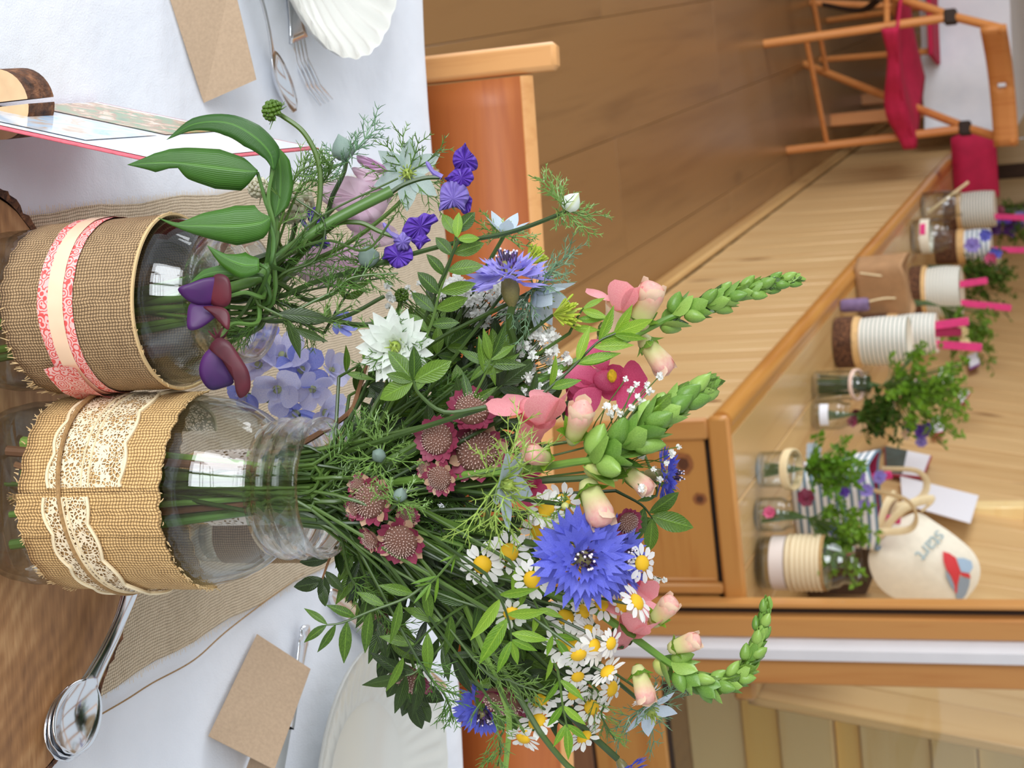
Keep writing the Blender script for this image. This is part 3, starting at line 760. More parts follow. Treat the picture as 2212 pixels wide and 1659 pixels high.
def cardquad(u0, u1, v0, v1, off): 
    g = MB(); g.grid(lambda u, v: cardpt(u0+(u1-u0)*u, v0+(v1-v0)*v, off*sgn), 4, 8); return g
g = cardquad(-.04, 1.03, 0, 1.03, 0); o = part('red_backing', g, plain('red_card', (206,98,110), .7, .15, 300), pc); solidify(o, .0008)
g = cardquad(0, 1, .012, 1, .0008); part('white_sheet', g, plain('glossy_paper', (240,242,246), .15), pc)
def photo_mat(name, stops, sc_):
    k = N(name); v = k.coord('UV', (3, 3, 1)); f = k.noise(v, sc_, 3, .6, .8)
    k.base(k.ramp(f, stops), .12); return k.m
ph1 = photo_mat('photo_sky', [(.25, lin((150,190,230))), (.48, lin((206,224,240))), (.62, lin((214,190,168))), (.8, lin((150,110,80)))], 1.4)
ph2 = photo_mat('photo_meadow', [(.25, lin((70,110,60))), (.42, lin((110,150,90))), (.52, lin((170,110,60))), (.6, lin((216,190,150))), (.8, lin((190,216,236)))], 2.2)
g = cardquad(.05, .48, .03, .66, .0013); part('photo_print', g, ph1, pc)
g = cardquad(.53, .95, .03, .66, .0013); part('photo_print', g, ph2, pc)

# chairs on the far side of the table: their top rails and posts show over the cloth
def table_chair(label, cx, cy, rz=0.0, width=.44):
    t = thing('chair', label, 'chair', (cx, cy, 0), 'chairs tucked in at the far side of the table', rz)
    hw = width/2
    for s in (-1, 1):
        g = MB(); g.box((s*hw-.0125, -.006, 0), (s*hw+.0125, .010, .81), .004); part('post', g, M['chairpost'], t, world=False)
        g = MB(); g.box((s*hw*.93-.016, -.39, 0), (s*hw*.93+.016, -.36, .44), .004); part('leg', g, M['chairpost'], t, world=False)
        g = MB(); g.box((s*hw-.012, -.38, .38), (s*hw+.012, -.01, .43), .003); part('side_rail', g, M['chairpost'], t, world=False)
    g = MB(); g.grid(lambda u, v: (-hw+.015+(width-.03)*u, .002+.007*(1-(2*u-1)**2), .675+.1*v), 16, 2); o = part('back_panel', g, M['chairpanel'], t, world=False); solidify(o, .016)
    for z in (.673, .777):
        g = MB(); g.tube([(-hw+.015+(width-.03)*i/16, .002+.007*(1-(2*i/16-1)**2), z) for i in range(17)], .0085, 8, flat=.8); part('panel_edge', g, M['chairpost'], t, world=False)
    g = MB(); g.box((-hw+.01, -.40, .43), (hw-.01, -.02, .455), .008); part('seat', g, M['chairpanel'], t, world=False)
table_chair('orange varnished wooden chair tucked in by the fluted bowl', -.072, 1.455, .03)
table_chair('orange varnished wooden chair tucked in by the white rimmed plate', .43, 1.475, -.05)

# ================================================================== flowers: shared shapes
def leaf_shape(w=.3, tip=1.0, n=7, fold=.12, curl=.12, wid=.42):
    """unit leaf along +X, half width w, widest at wid"""
    g = MB(); rows = []
    for i in range(n+1):
        t = i/n
        hw = w*(math.sin(PI*t**(math.log(.5)/math.log(wid))) ** tip) if 0 < t < 1 else .006
        rows.append((t, hw))
    for (t, hw) in rows:
        z = -curl*t*t + curl*.25*t
        g.add([(t, hw, z+fold*hw*2.0), (t, 0, z), (t, -hw, z+fold*hw*2.0)], [], [(t, 1), (t, .5), (t, 0)])
    g.f = []; g.mi = []
    for i in range(n):
        b = i*3
        g.f += [(b, b+3, b+4, b+1), (b+1, b+4, b+5, b+2)]; g.mi += [0, 0]
    return g
def teeth_shape(n=5, spread=.62, inner=.25, depth=.27, cup=.35):
    """ray floret of a cornflower: a fan flaring from the origin into pointed lobes along +X"""
    g = MB(); vs = [(0, .02, 0), (0, -.02, 0)]; uv = [(0, .5), (0, .5)]
    m = 2*n; 
    for i in range(m+1):
        a = spread*(2*i/m-1); r = 1.0 if i % 2 else 1.0-depth
        if i in (0, m): r = .78
        z = cup*math.cos(a/spread*PI*.5)*-.35 + (.06 if i % 2 else 0)
        vs.append((r*math.cos(a), r*math.sin(a), z)); uv.append((1, i/m))
    k = len(vs)
    for i in range(m+1):
        a = spread*.45*(2*i/m-1); vs.append((.45*math.cos(a), .45*math.sin(a)*.8, -cup*.28*math.cos(a/spread))); uv.append((.45, i/m))
    fs = []
    for i in range(m): fs.append((k+i, 2+i, 3+i, k+i+1))
    for i in range(m): fs.append((1 if i < m/2 else 0, k+i, k+i+1))
    fs.append((0, 1, k+m//2)); g.add(vs, fs, uv); return g
SH = {}
def shp(key, fn, mat):
    k = (key, fn.__code__, mat)
    if k not in SH: SH[k] = fn().mesh(key, M[mat] if isinstance(mat, str) else mat)
    return SH[k]
LEAF = lambda: leaf_shape(.145, 1.0, 7, .14, .14, .45)
LEAF_W = lambda: leaf_shape(.22, .8, 7, .12, .16, .5)
ROUND = lambda: leaf_shape(.25, .55, 5, .05, .06, .6)
OVATE = lambda: leaf_shape(.27, .95, 6, .14, -.12, .42)
BRACT = lambda: leaf_shape(.22, .8, 4, .1, -.15, .5)

def curve_stem(p, mouth, bottom, bow=None, n=7):
    """p: head; goes to the jar mouth and down into the jar"""
    mid = (p + mouth)/2
    if bow: mid = mid + bow
    return crom([p, mid, mouth, bottom], n)
def jar_stem(c, rim_z, rim_r, base_r):
    a = random.uniform(0, 2*PI); r = rim_r*math.sqrt(random.random())*.8
    mouth = c + V((r*math.cos(a), r*math.sin(a), rim_z))
    a2 = a + PI + random.uniform(-.8, .8); r2 = base_r*random.uniform(.2, .75)
    return mouth, c + V((r2*math.cos(a2), r2*math.sin(a2), random.uniform(.010, .020)))
def stem_B(p, mouth=None):
    m_, b = jar_stem(JB, .1765, .024, .034)
    b = b if random.random() < .1 else JB + (m_-JB)*.8 + V((0, 0, .004))
    return (mouth or m_), b
def stem_A(p, mouth=None):
    m_, b = jar_stem(JA, .145, .022, .028)
    b = b if random.random() < .25 else JA + (m_-JA)*.84 + V((0, 0, .0))
    return (mouth or m_), b
def head_frame(x, y, s, d, roll=None, size=1.0):
    return frame(at(x, y, s), vdir(*d), random.uniform(0, 6.28) if roll is None else roll, size)
def bud_start(pos, d, back): return pos - V(d).normalized()*back
def base_of(jarc): return jarc + V((0, 0, .012))
def mk_thing(name, label, cat, jc, group=None):
    return thing(name, label, cat, base_of(jc), group)
def lp(o): 
    p = o; off = V((0, 0, 0))
    while p is not None: off += p.location; p = p.parent
    return off
def place(name, me, parent_thing, Mw, head=None):
    """object with world matrix Mw under the thing, or under a head part (itself identity-rotated? no: use inverse)"""
    if head is None: return link(name, me, parent_thing, Matrix.Translation(-lp(parent_thing)) @ Mw)
    return link(name, me, head, Mw)      # Mw given in head space
def do_stem(t, pts, r0=.0011, r1=.0014, mat='stem', nm='stem', n=6):
    g = MB(); m_ = len(pts); g.tube(pts, [r0 + (r1-r0)*i/(m_-1) for i in range(m_)], n); return part(nm, g, M[mat], t)

# -------- daisies
def daisy(x, y, R, d=(0, 0, 1), s=.76, jc=JB, label=None, np_=13, mouth=None):
    t = mk_thing('chamomile_daisy', label or 'white chamomile daisy with a yellow centre in the lace jar posy', 'flower', jc, 'chamomile daisies in the lace jar posy')
    Rm = R*s/FPX; Mh = head_frame(x, y, s, d, None, Rm)
    if 'disc' not in SH:
        g = MB(); g.lathe([(.001, .22), (.15, .21), (.28, .16), (.38, .07), (.42, -.02), (.36, -.1), (.12, -.2), (.07, -.5)], 16); SH['disc'] = g.mesh('flower_disc', M['yellow'])
    h = place('flower_disc', SH['disc'], t, Mh)
    pm = shp('ray_petal', ROUND, 'white_petal')
    dr = random.uniform(-.25, .15)
    for k in range(np_):
        a = 2*PI*k/np_ + random.uniform(-.08, .08)
        link('petal', pm, h, Matrix.Rotation(a, 4, 'Z') @ Matrix.Translation((.36, 0, 0)) @ Matrix.Rotation(dr + random.uniform(-.22, .22) + .1, 4, 'Y') @ Matrix.Diagonal((random.uniform(.6, .7), .62, .6, 1)))
    p = Mh.translation - vdir(*d)*Rm*.3; mo, bo = (stem_B if jc is JB else stem_A)(p, mouth)
    do_stem(t, curve_stem(p, mo, bo, -vdir(*d)*.012), .0006, .0009)
    return t
# -------- cornflowers
def cornflower(x, y, R, d=(0, 0, 1), s=.76, mat='corn', label=None, jc=JB, nf=9, stem_pts=None, stem_r=.0016):
    t = mk_thing('cornflower', label, 'flower', jc)
    Rm = R*s/FPX; Mh = head_frame(x, y, s, d, None, Rm)
    if 'corecf' not in SH:
        g = MB(); g.lathe([(.02, .30), (.12, .28), (.16, .15), (.15, -.05), (.19, -.2), (.22, -.4), (.18, -.6), (.09, -.75), (.07, -.8)], 14)
        SH['corecf'] = g.mesh('involucre', leaf_mat('involucre', (96,92,58), (140,132,80), .05))
    h = place('involucre', SH['corecf'], t, Mh)
    f1 = shp('floret', teeth_shape, mat)
    for ring, (cnt, sc_, tl) in enumerate(((nf, 1.0, .05), (nf-2, .78, -.38), (6, .52, -.75))):
        for k in range(cnt):
            a = 2*PI*(k+.5*ring)/cnt + random.uniform(-.15, .15)
            link('floret', f1, h, Matrix.Rotation(a, 4, 'Z') @ Matrix.Translation((.05, 0, .02)) @ Matrix.Rotation(tl + random.uniform(-.18, .18), 4, 'Y') @ Matrix.Rotation(random.uniform(-.5, .5), 4, 'X') @ Matrix.Scale(sc_*random.uniform(.88, 1.06), 4))
    g = MB(); g2 = MB()
    for k in range(22):
        a = random.uniform(0, 2*PI); r = random.uniform(.02, .16); r2 = r + random.uniform(.03, .12); z = random.uniform(.36, .56)
        g.tube([(r*math.cos(a), r*math.sin(a), .1), (r2*math.cos(a), r2*math.sin(a), z)], [.016, .022], 5)
        if k % 2: g2.ball((r2*math.cos(a), r2*math.sin(a), z+.03), .03, 6, 4)
    me = g.mesh('stamens', M['dark_purple']); st = link('stamens', me, h); st['kind'] = 'stuff'
    me = g2.mesh('pollen', M['anther_white']); st = link('pollen', me, h); st['kind'] = 'stuff'
    g = MB()
    for k in range(26):
        a = random.uniform(0, 2*PI); r = random.uniform(.0, .2)
        g.tube([(r*math.cos(a), r*math.sin(a), .05), (r*1.5*math.cos(a), r*1.5*math.sin(a), random.uniform(.25, .45))], [.02, .006], 4)
    st = link('core_florets', g.mesh('core_florets', M['corn_core']), h); st['kind'] = 'stuff'
    p = Mh.translation - vdir(*d)*Rm*.75
    mo, bo = (stem_B if jc is JB else stem_A)(p)
    pts = curve_stem(p, mo, bo, -vdir(*d)*.02) if not stem_pts else crom([p] + stem_pts + [mo, bo], 6)
    do_stem(t, pts, stem_r, .0017, 'stem')
    return t
# -------- astrantia
def astrantia(x, y, R, d=(0, 0, 1), s=.77, label=None, pale=False, jc=JB):
    t = mk_thing('astrantia', label or 'dark maroon pincushion astrantia in the lace jar posy', 'flower', jc, None if label else 'maroon astrantia heads in the lace jar posy')
    Rm = R*s/FPX; Mh = head_frame(x, y, s, d, None, Rm)
    if 'asdome' not in SH:
        g = MB(); g.ball((0, 0, 0), .72, 14, 7, (1, 1, .55)); SH['asdome'] = g.mesh('dome', M['astr_dome'])
        g = MB()
        for k in range(110):
            a = k*2.39996; r = .74*math.sqrt((k+.5)/110)*random.uniform(.93, 1.05); z = .55*.72*math.sqrt(max(.02, 1-(r/.76)**2)) + random.uniform(.03, .12)
            c = V((r*math.cos(a), r*math.sin(a), z)); g.ball(c, random.uniform(.02, .034), 5, 4); g.tube([c*.8, c], .01, 3, False)
        SH['asdots'] = g.mesh('pincushion', M['astr_dot'])
    h = place('dome', SH['asdome'], t, Mh)
    st = link('pincushion', SH['asdots'], h); st['kind'] = 'stuff'
    bm_ = shp('bract', BRACT, 'astr'); bp_ = shp('bract', BRACT, 'astr_pale')
    nb = 21
    for k in range(nb):
        a = 2*PI*k/nb + random.uniform(-.1, .1)
        link('bract', bp_ if (pale and k % 3 == 0) else bm_, h, Matrix.Rotation(a, 4, 'Z') @ Matrix.Translation((.55, 0, -.02)) @ Matrix.Rotation(random.uniform(-.45, .1), 4, 'Y') @ Matrix.Diagonal((random.uniform(.44, .6), .95, .8, 1)))
    p = Mh.translation - vdir(*d)*Rm*.35; mo, bo = stem_B(p)
    do_stem(t, curve_stem(p, mo, bo, -vdir(*d)*.014), .0008, .0012)
    return t
# -------- feathery foliage
def feather_into(g, p, d, L, lev=2, r=.00046, spread=.75, kids=3):
    d = V(d).normalized(); q = p + d*L; bend = V((random.uniform(-1, 1), random.uniform(-1, 1), random.uniform(-1, 1)))*L*.08
    mid = (p+q)/2 + bend; g.tube([p, mid, q], [r, r*.8, r*.35], 3, False)
    if lev > 0:
        for k in range(kids):
            f = (k+1)/(kids+.6); b = p + (q-p)*f + bend*(1-abs(2*f-1))
            ort = d.orthogonal().normalized(); ort.rotate(Matrix.Rotation(random.uniform(0, 2*PI), 3, d))
            for sg in (1, -1):
                feather_into(g, b, d + ort*sg*spread*random.uniform(.7, 1.3), L*random.uniform(.34, .52)*(1.1-.35*f), lev-1, r*.75, spread, max(1, kids-1))
def nigella(x, y, R, d=(0, 0, 1), s=.77, petal='nig_blue', np_=5, label=None, jc=JB, fmat='feather', fl=1.5, stem=None, bud=False, pet=1.0, double=False, open_=.15, name='nigella', cat='flower', nfe=7, budmat='nig_bud', budsize=.42):
    t = mk_thing(name, label, cat, jc)
    dv = vdir(*d); Rm = R*s/FPX; Mh = head_frame(x, y, s, d, None, Rm); P = Mh.translation
    if bud:
        k_ = 'budball' + budmat
        if k_ not in SH:
            g = MB(); g.lathe([(.01, -.1), (.5, .1), (.78, .5), (.8, .8), (.55, 1.25), (.2, 1.6), (.02, 1.8)], 12, None, lambda an, z: 1+.07*math.cos(an*5)); SH[k_] = g.mesh('bud', M[budmat])
        h = place('bud', SH[k_], t, Mh @ Matrix.Scale(budsize, 4))
    else:
        if 'nigc' not in SH:
            g = MB(); g.ball((0, 0, .12), .16, 10, 6, (1, 1, 1.2))
            for k in range(5):
                a = 2*PI*k/5; g.tube([(.06*math.cos(a), .06*math.sin(a), .2), (.1*math.cos(a), .1*math.sin(a), .4), (.2*math.cos(a), .2*math.sin(a), .52)], [.035, .025, .01], 5)
            for k in range(14):
                a = 2*PI*k/14; g.tube([(.12*math.cos(a), .12*math.sin(a), .03), (.26*math.cos(a), .26*math.sin(a), .22)], [.012, .02], 4)
            SH['nigc'] = g.mesh('seed_pod', leaf_mat('nigella_pod', (132,160,60), (176,190,90), .1))
        h = place('seed_pod', SH['nigc'], t, Mh)
        pm = shp('petal', OVATE, petal)
        rings = ((np_, 1.0, -open_), (np_, .92, -open_-.22), (np_-2, .72, -open_-.5), (np_-3, .5, -open_-.85)) if double else ((np_, 1.0, -open_),)
        for ri, (cnt, sc_, tl) in enumerate(rings):
            for k in range(cnt):
                a = 2*PI*(k+.5*ri)/cnt + random.uniform(-.1, .1)
                link('petal', pm, h, Matrix.Rotation(a, 4, 'Z') @ Matrix.Translation((.06, 0, -.02)) @ Matrix.Rotation(tl+random.uniform(-.15, .15), 4, 'Y') @ Matrix.Diagonal((sc_*pet, sc_*pet*(.85 if double else 1.0), sc_, 1)))
    g = MB()
    for k in range(nfe):
        a = 2*PI*k/nfe + random.uniform(-.3, .3); o_ = dv.orthogonal().normalized(); o_.rotate(Matrix.Rotation(a, 3, dv))
        feather_into(g, P - dv*Rm*.1, o_ + dv*random.uniform(-.1, .7), Rm*fl*random.uniform(.8, 1.15), 2)
    fb = part('bracts', g, M[fmat], t, kind='stuff')
    p = P - dv*Rm*.05; mo, bo = (stem_B if jc is JB else stem_A)(p)
    pts = crom([p] + stem + [mo, bo], 7) if stem else curve_stem(p, mo, bo, -dv*.02)
    do_stem(t, pts, .0010, .0015)
    return t
def fern_sprig(pts, s, L, cnt, mat='feather', jc=JB, label=None, group=None, lev=1, r=.0005):
    t = mk_thing('feathery_sprig', label or 'fine feathery green foliage sprig between the flowers of the lace jar posy', 'foliage', jc, group or 'feathery foliage sprigs in the lace jar posy')
    path = crom([at(x, y, s + (ds if len(q) > 2 else 0)) for q in pts for (x, y, ds) in ((*q, 0)[:3],)], 8)
    g = MB(); m_ = len(path)
    for i in range(cnt):
        f = (i+.5)/cnt; k = int(f*(m_-2)); p = path[k]; d = (path[k+1]-path[k]).normalized(); o_ = d.orthogonal().normalized(); o_.rotate(Matrix.Rotation(random.uniform(0, 6.28), 3, d))
        feather_into(g, p, d*.7 + o_*.8, L*random.uniform(.7, 1.2)*s/FPX*(1.1-.4*f), lev, .00032, .7, 3)
    part('needles', g, M[mat], t, kind='stuff')
    mo, bo = (stem_B if jc is JB else stem_A)(path[0]); do_stem(t, crom([path[-1], path[m_//2], path[0], mo, bo], 5), .0004, .0009)
    return t
# -------- leafy sprigs
def sprig(pts, leaves, s=.78, mat='leaf', label=None, group=None, jc=JB, stem=True, thick=.0008, shape=LEAF, name='leafy_sprig', stemmat='stem', nrm=None):
    """pts: pixels from the root outwards; leaves: (position 0-1, length px, angle from the axis in degrees, +left/-right)"""
    t = mk_thing(name, label or 'green leafy sprig of narrow leaflets in the lace jar posy', 'foliage', jc, group or 'leafy sprigs in the lace jar posy')
    path = crom([at(q[0], q[1], q[2] if len(q) > 2 else s) for q in pts], 8); m_ = len(path)
    lm = shp('leaf', shape, mat); cz = -FW
    for (f, L, ang) in leaves:
        i = min(m_-2, int(f*(m_-1))); p = path[i] + (path[i+1]-path[i])*(f*(m_-1)-i); d = (path[min(i+1, m_-1)]-path[max(0, i-1)]).normalized()
        side = cz.cross(d).normalized(); a = math.radians(ang)
        dd = d*math.cos(a) + side*math.sin(a) + cz*random.uniform(-.25, .3)
        nn = (cz + side*random.uniform(-.5, .5) + V((0, 0, .35)) + V((random.uniform(-.3, .3),)*3)).normalized()
        Lm = L*s/FPX
        place('leaf', lm, t, frame_x(p, dd, nrm or nn, (Lm, Lm*random.uniform(.85, 1.15), Lm)))
    if stem:
        mo, bo = (stem_B if jc is JB else stem_A)(path[0]); pts2 = list(reversed(path))[::2] + [path[0]] + [(path[0]+mo)/2, mo, bo]
    else: pts2 = list(reversed(path))
    do_stem(t, pts2, thick*.5, thick*1.2, stemmat)
    return t
def pinnate(n, L, ang=55, alt=False, f0=.15, term=True):
    out = []
    for k in range(n):
        f = f0 + (1-f0)*.95*k/max(1, n-1); l = L*(1-.35*abs(2*k/max(1, n-1)-.9)*.6)*random.uniform(.85, 1.1)
        out.append((f, l, ang*random.uniform(.8, 1.15))); out.append((min(1, f+(.5*(1-f0)/n if alt else 0)), l*random.uniform(.85, 1.05), -ang*random.uniform(.8, 1.15)))
    if term: out.append((.999, L*.95, random.uniform(-8, 8)))
    return out
# -------- curved petal patches from a free outline (real size and place, domed)
def patch(outline, s, bulge=6, tilt=(0, 0), sm=4, center=None, rim=0.0):
    """outline px; bulge px towards the viewer in the middle; tilt: depth change (px per px) along x and y"""
    n0 = len(outline); pts = []
    for i in range(n0):
        a, b, c, d = [V((*outline[(i+k-1) % n0][:2], 0)) for k in range(4)]
        for k in range(sm):
            t = k/sm; pts.append(0.5*((2*b)+(c-a)*t+(2*a-5*b+4*c-d)*t*t+(3*b-a-3*c+d)*t*t*t))
    c = V((sum(p.x for p in pts)/len(pts), sum(p.y for p in pts)/len(pts), 0)) if not center else V((*center, 0))
    k_ = s/FPX; g = MB(); vs = []; uv = []; n = len(pts)
    for r in (0.0, .35, .7, 1.0):
        for i, p in enumerate(pts if r > 0 else pts[:1]):
            q = c + (p-c)*r; dz = bulge*(1-r*r) - (tilt[0]*(q.x-c.x)+tilt[1]*(q.y-c.y)) + rim*r*math.sin(i*1.9)
            vs.append(at(q.x, q.y, s - dz*k_)); uv.append((r, i/n))
    fs = [(0, 1+i, 1+(i+1) % n) for i in range(n)]
    for r in range(2):
        for i in range(n): fs.append((1+r*n+i, 1+(r+1)*n+i, 1+(r+1)*n+(i+1) % n, 1+r*n+(i+1) % n))
    g.add(vs, fs, uv); return g
def ribbon_leaf(spine, wl, wr, s, cup=.25, twist=0.0, arch=0.0):
    """long leaf along a px spine, half widths to either side in px"""
    n0 = len(spine); sp = crom([V((*p, 0)) for p in spine], 5); m_ = len(sp); g = MB(); vs = []; uv = []; k_ = s/FPX
    def val(a, t):
        f = t*(n0-1); i = min(n0-2, int(f)); return a[i] + (a[i+1]-a[i])*(f-i)
    for i, p in enumerate(sp):
        t = i/(m_-1); d = (sp[min(i+1, m_-1)]-sp[max(0, i-1)]).normalized(); nx, ny = d.y, -d.x
        for q in (-1, -.6, 0, .6, 1):
            w_ = val(wl, t) if q < 0 else val(wr, t); x = p.x - nx*w_*abs(q)*(1 if q < 0 else -1); y = p.y - ny*w_*abs(q)*(1 if q < 0 else -1)
            dz = -cup*abs(q)*w_*1.2 + twist*q*w_ + arch*math.sin(PI*t)
            vs.append(at(x, y, s - dz*k_)); uv.append((t, .5+.5*q))
    fs = []
    for i in range(m_-1):
        for q in range(4): fs.append((i*5+q, i*5+q+1, (i+1)*5+q+1, (i+1)*5+q))
    g.add(vs, fs, uv); return g
# -------- snapdragons
def snap_bud_mesh(mat):
    def f():
        g = MB(); g.lathe([(.01, 0), (.2, .06), (.3, .22), (.33, .42), (.28, .65), (.17, .88), (.02, 1.05)], 10, None, lambda an, z: 1+.12*math.cos(an*2)); return g
    return shp('bud', f, mat)
SEPAL = lambda: leaf_shape(.33, .8, 6, .3, -.34, .42)
def blossom(t, x, y, size, d, s, mats, roll=0.0, up=None):
    """one snapdragon flower: pouch tube, two upper lobes, three lower lobes, palate. d = where the mouth faces"""
    k = size*s/FPX; Mh = frame(at(x, y, s), vdir(*d), roll, k, up)
    tube_, lobe, low = mats
    def ft():
        g = MB(); g.lathe([(.02, -1.05), (.2, -1.0), (.27, -.8), (.24, -.5), (.27, -.2), (.36, .0), (.40, .1)], 14, None, lambda an, z: 1+.1*math.cos(an)); return g
    h = place('flower_tube', shp('flower_tube', ft, tube_), t, Mh)
    def fp():
        g = MB(); g.ball((0, 0, 0), .34, 12, 7, (1.0, .7, .62)); return g
    link('palate', shp('palate', fp, low), h, Matrix.Translation((-.13, 0, .12)))
    um = shp('upper_lobe', lambda: leaf_shape(.46, .5, 7, .14, -.42, .62), lobe); dm = shp('lower_lobe', lambda: leaf_shape(.42, .5, 7, -.12, .42, .6), lobe)
    for (a, tl, sc_) in ((.5, -1.05, .92), (-.5, -1.05, .92)):
        link('upper_lobe', um, h, Matrix.Rotation(a, 4, 'Z') @ Matrix.Translation((.24, 0, .02)) @ Matrix.Rotation(tl, 4, 'Y') @ Matrix.Scale(sc_, 4))
    for (a, tl, sc_) in ((PI-.85, -.25, .72), (PI, -.05, .66), (PI+.85, -.25, .72)):
        link('lower_lobe', dm, h, Matrix.Rotation(a, 4, 'Z') @ Matrix.Translation((.28, 0, .08)) @ Matrix.Rotation(tl, 4, 'Y') @ Matrix.Scale(sc_, 4))
    def fc():
        g = MB()
        for q in range(5):
            a = 2*PI*q/5; 
            g.grid(lambda u, v: ((.06+.26*math.sin(v*PI*.6))*math.cos(a+(u-.5)*.9*(1-v*.7)), (.06+.26*math.sin(v*PI*.6))*math.sin(a+(u-.5)*.9*(1-v*.7)), -1.08+.5*v), 2, 4)
        return g
    link('calyx', shp('calyx', fc, 'leaf'), h)
    return h
def pouch(t, x, y, size, d, s, roll=0.0, lobe='snap_pale'):
    """half-closed snapdragon flower: swollen pouch with two small lips folded at its tip; d = where the tip points"""
    k = size*s/FPX; Mh = frame(at(x, y, s) - vdir(*d)*k*.6, vdir(*d), roll, k)
    def ft():
        g = MB(); g.lathe([(.001, 0), (.15, .03), (.22, .18), (.24, .42), (.28, .68), (.31, .88), (.28, 1.05), (.18, 1.17), (.01, 1.21)], 16, None, lambda an, z: 1+.10*math.cos(2*an)+.05*math.cos(3*an+z*3)); return g
    h = place('flower_pouch', shp('flower_pouch', ft, 'pouch'), t, Mh)
    lm = shp('lip', lambda: leaf_shape(.45, .55, 6, .25, -.35, .6), lobe)
    for (a, z, tl, sc_) in ((.6, .70, -1.25, .5), (-.7, .72, -1.2, .5), (PI, .80, -1.15, .42), (PI+1.2, .74, -1.05, .36)):
        link('lip', lm, h, Matrix.Rotation(a, 4, 'Z') @ Matrix.Translation((.25, 0, z)) @ Matrix.Rotation(tl, 4, 'Y') @ Matrix.Scale(sc_, 4))
    sm_ = shp('calyx_lobe', lambda: leaf_shape(.34, .8, 5, .25, .30, .45), 'leaf_bright')
    for q in range(5): link('calyx_lobe', sm_, h, Matrix.Rotation(q*1.257, 4, 'Z') @ Matrix.Translation((.06, 0, -.03)) @ Matrix.Rotation(-1.05, 4, 'Y') @ Matrix.Scale(.58, 4))
    return h
def snap_spike(label, axis, buds, s, bmat='bud_green', r0=.0021):
    """axis px from root to tip; buds: count, size px root->tip"""
    t = mk_thing('snapdragon', label, 'flower', JB)
    path = crom([at(q[0], q[1], q[2] if len(q) > 2 else s) for q in axis], 12); m_ = len(path)
    bm_ = snap_bud_mesh(bmat); by = snap_bud_mesh('bud_yel'); sp = shp('sepal', SEPAL, 'bud_green'); sp2 = shp('sepal', SEPAL, 'leaf')
    n, s0, s1, f0 = buds
    for i in range(n):
        f = f0 + (1-f0)*(i/(n-1))**.92; k = min(m_-2, int(f*(m_-1))); p = path[k] + (path[k+1]-path[k])*(f*(m_-1)-k); d = (path[min(k+1, m_-1)]-path[max(0, k-1)]).normalized()
        o_ = d.orthogonal().normalized(); o_.rotate(Matrix.Rotation(i*2.4, 3, d)); sz = (s0+(s1-s0)*f)*s/FPX
        out = d*(.55+.5*f) + o_*(1.0-.65*f); b = p + o_*sz*.12
        place('bud', by if (f < .35 and i % 3 == 0) else bm_, t, frame(b, out, random.uniform(0, 6), sz*.78))
        for q in (-1, 0, 1):
            ax = o_.copy(); ax.rotate(Matrix.Rotation(q*.9, 3, d))
            place('sepal', sp2 if (i+q) % 3 == 0 else sp, t, frame_x(p + ax*sz*.1, d*(.7+.4*f) + ax*(.95-.55*f), d - ax*.6, (sz*1.0, sz*.95, sz*.8)))
    tip = path[-1]; dd = (path[-1]-path[-3]).normalized()
    for q in range(5):
        o_ = dd.orthogonal().normalized(); o_.rotate(Matrix.Rotation(q*1.26, 3, dd)); place('sepal', sp, t, frame_x(tip - dd*.002, dd + o_*.25, -o_, (s1*1.1*s/FPX, s1*.7*s/FPX, s1*s/FPX)))
    mo, bo = stem_B(path[0]); do_stem(t, list(reversed(path))[::2] + [path[0], (path[0]+mo)/2 + V((0, 0, -.004)), mo, bo], .0009, r0, 'bud_green', n=8)
    return t
# -------- gypsophila
def gyp_mesh(nb=16):
    g = MB()
    for k in range(nb):
        a = k*2.4; zz_ = random.uniform(-.3, 1); rr = math.sqrt(max(0, 1-zz_*zz_*.8)); d = V((rr*math.cos(a), rr*math.sin(a), zz_)).normalized()
        o_ = d.orthogonal().normalized(); o2 = d.cross(o_); q = d*.55; w_ = .34
        o_.rotate(Matrix.Rotation(random.uniform(0, 3), 3, d)); o2 = d.cross(o_)
        g.add([d*.08, q+o_*w_-d*.05, q+d*.42+o_*w_*.5+o2*.05, q+d*.38-o_*w_*.5-o2*.05, q-o_*w_-d*.05], [(0, 1, 2, 3, 4)])
    g.ball((0, 0, 0), .4, 6, 4); return g
def gypsophila(pts, s, root, label=None, size=13, jc=JB):
    t = mk_thing('gypsophila_spray', label or 'cloud of tiny white gypsophila blossoms in the lace jar posy', 'flower', jc, None if label else 'gypsophila sprays in the lace jar posy')
    me = [shp('blossom%d' % i, gyp_mesh, 'gyp') for i in range(3)]
    rp = at(*root, s+.01); mo, bo = stem_B(rp); g = MB(); g.tube(crom([rp, (rp+mo)/2, mo, bo], 5), [.0005+.0000*i for i in range(16)], 5)
    for (x, y) in pts:
        ss = s + random.uniform(-.012, .012); p = at(x, y, ss); k = size*random.uniform(.75, 1.15)*ss/FPX
        place('blossom', random.choice(me), t, frame(p, vdir(random.uniform(-.6, .8), random.uniform(-.8, .8), .8), random.uniform(0, 6), k))
        mid = (p+rp)/2 + V((random.uniform(-1, 1), random.uniform(-1, 1), random.uniform(-1, 1)))*.004; g.tube(crom([p, mid, rp], 3), .00028, 4, False)
    part('stems', g, M['stem'], t)
    return t
def cloud(cx, cy, rx, ry, n):
    return [(cx + rx*math.sqrt(random.random())*math.cos(a), cy + ry*math.sqrt(random.random())*math.sin(a)) for a in [random.uniform(0, 6.28) for _ in range(n)]]

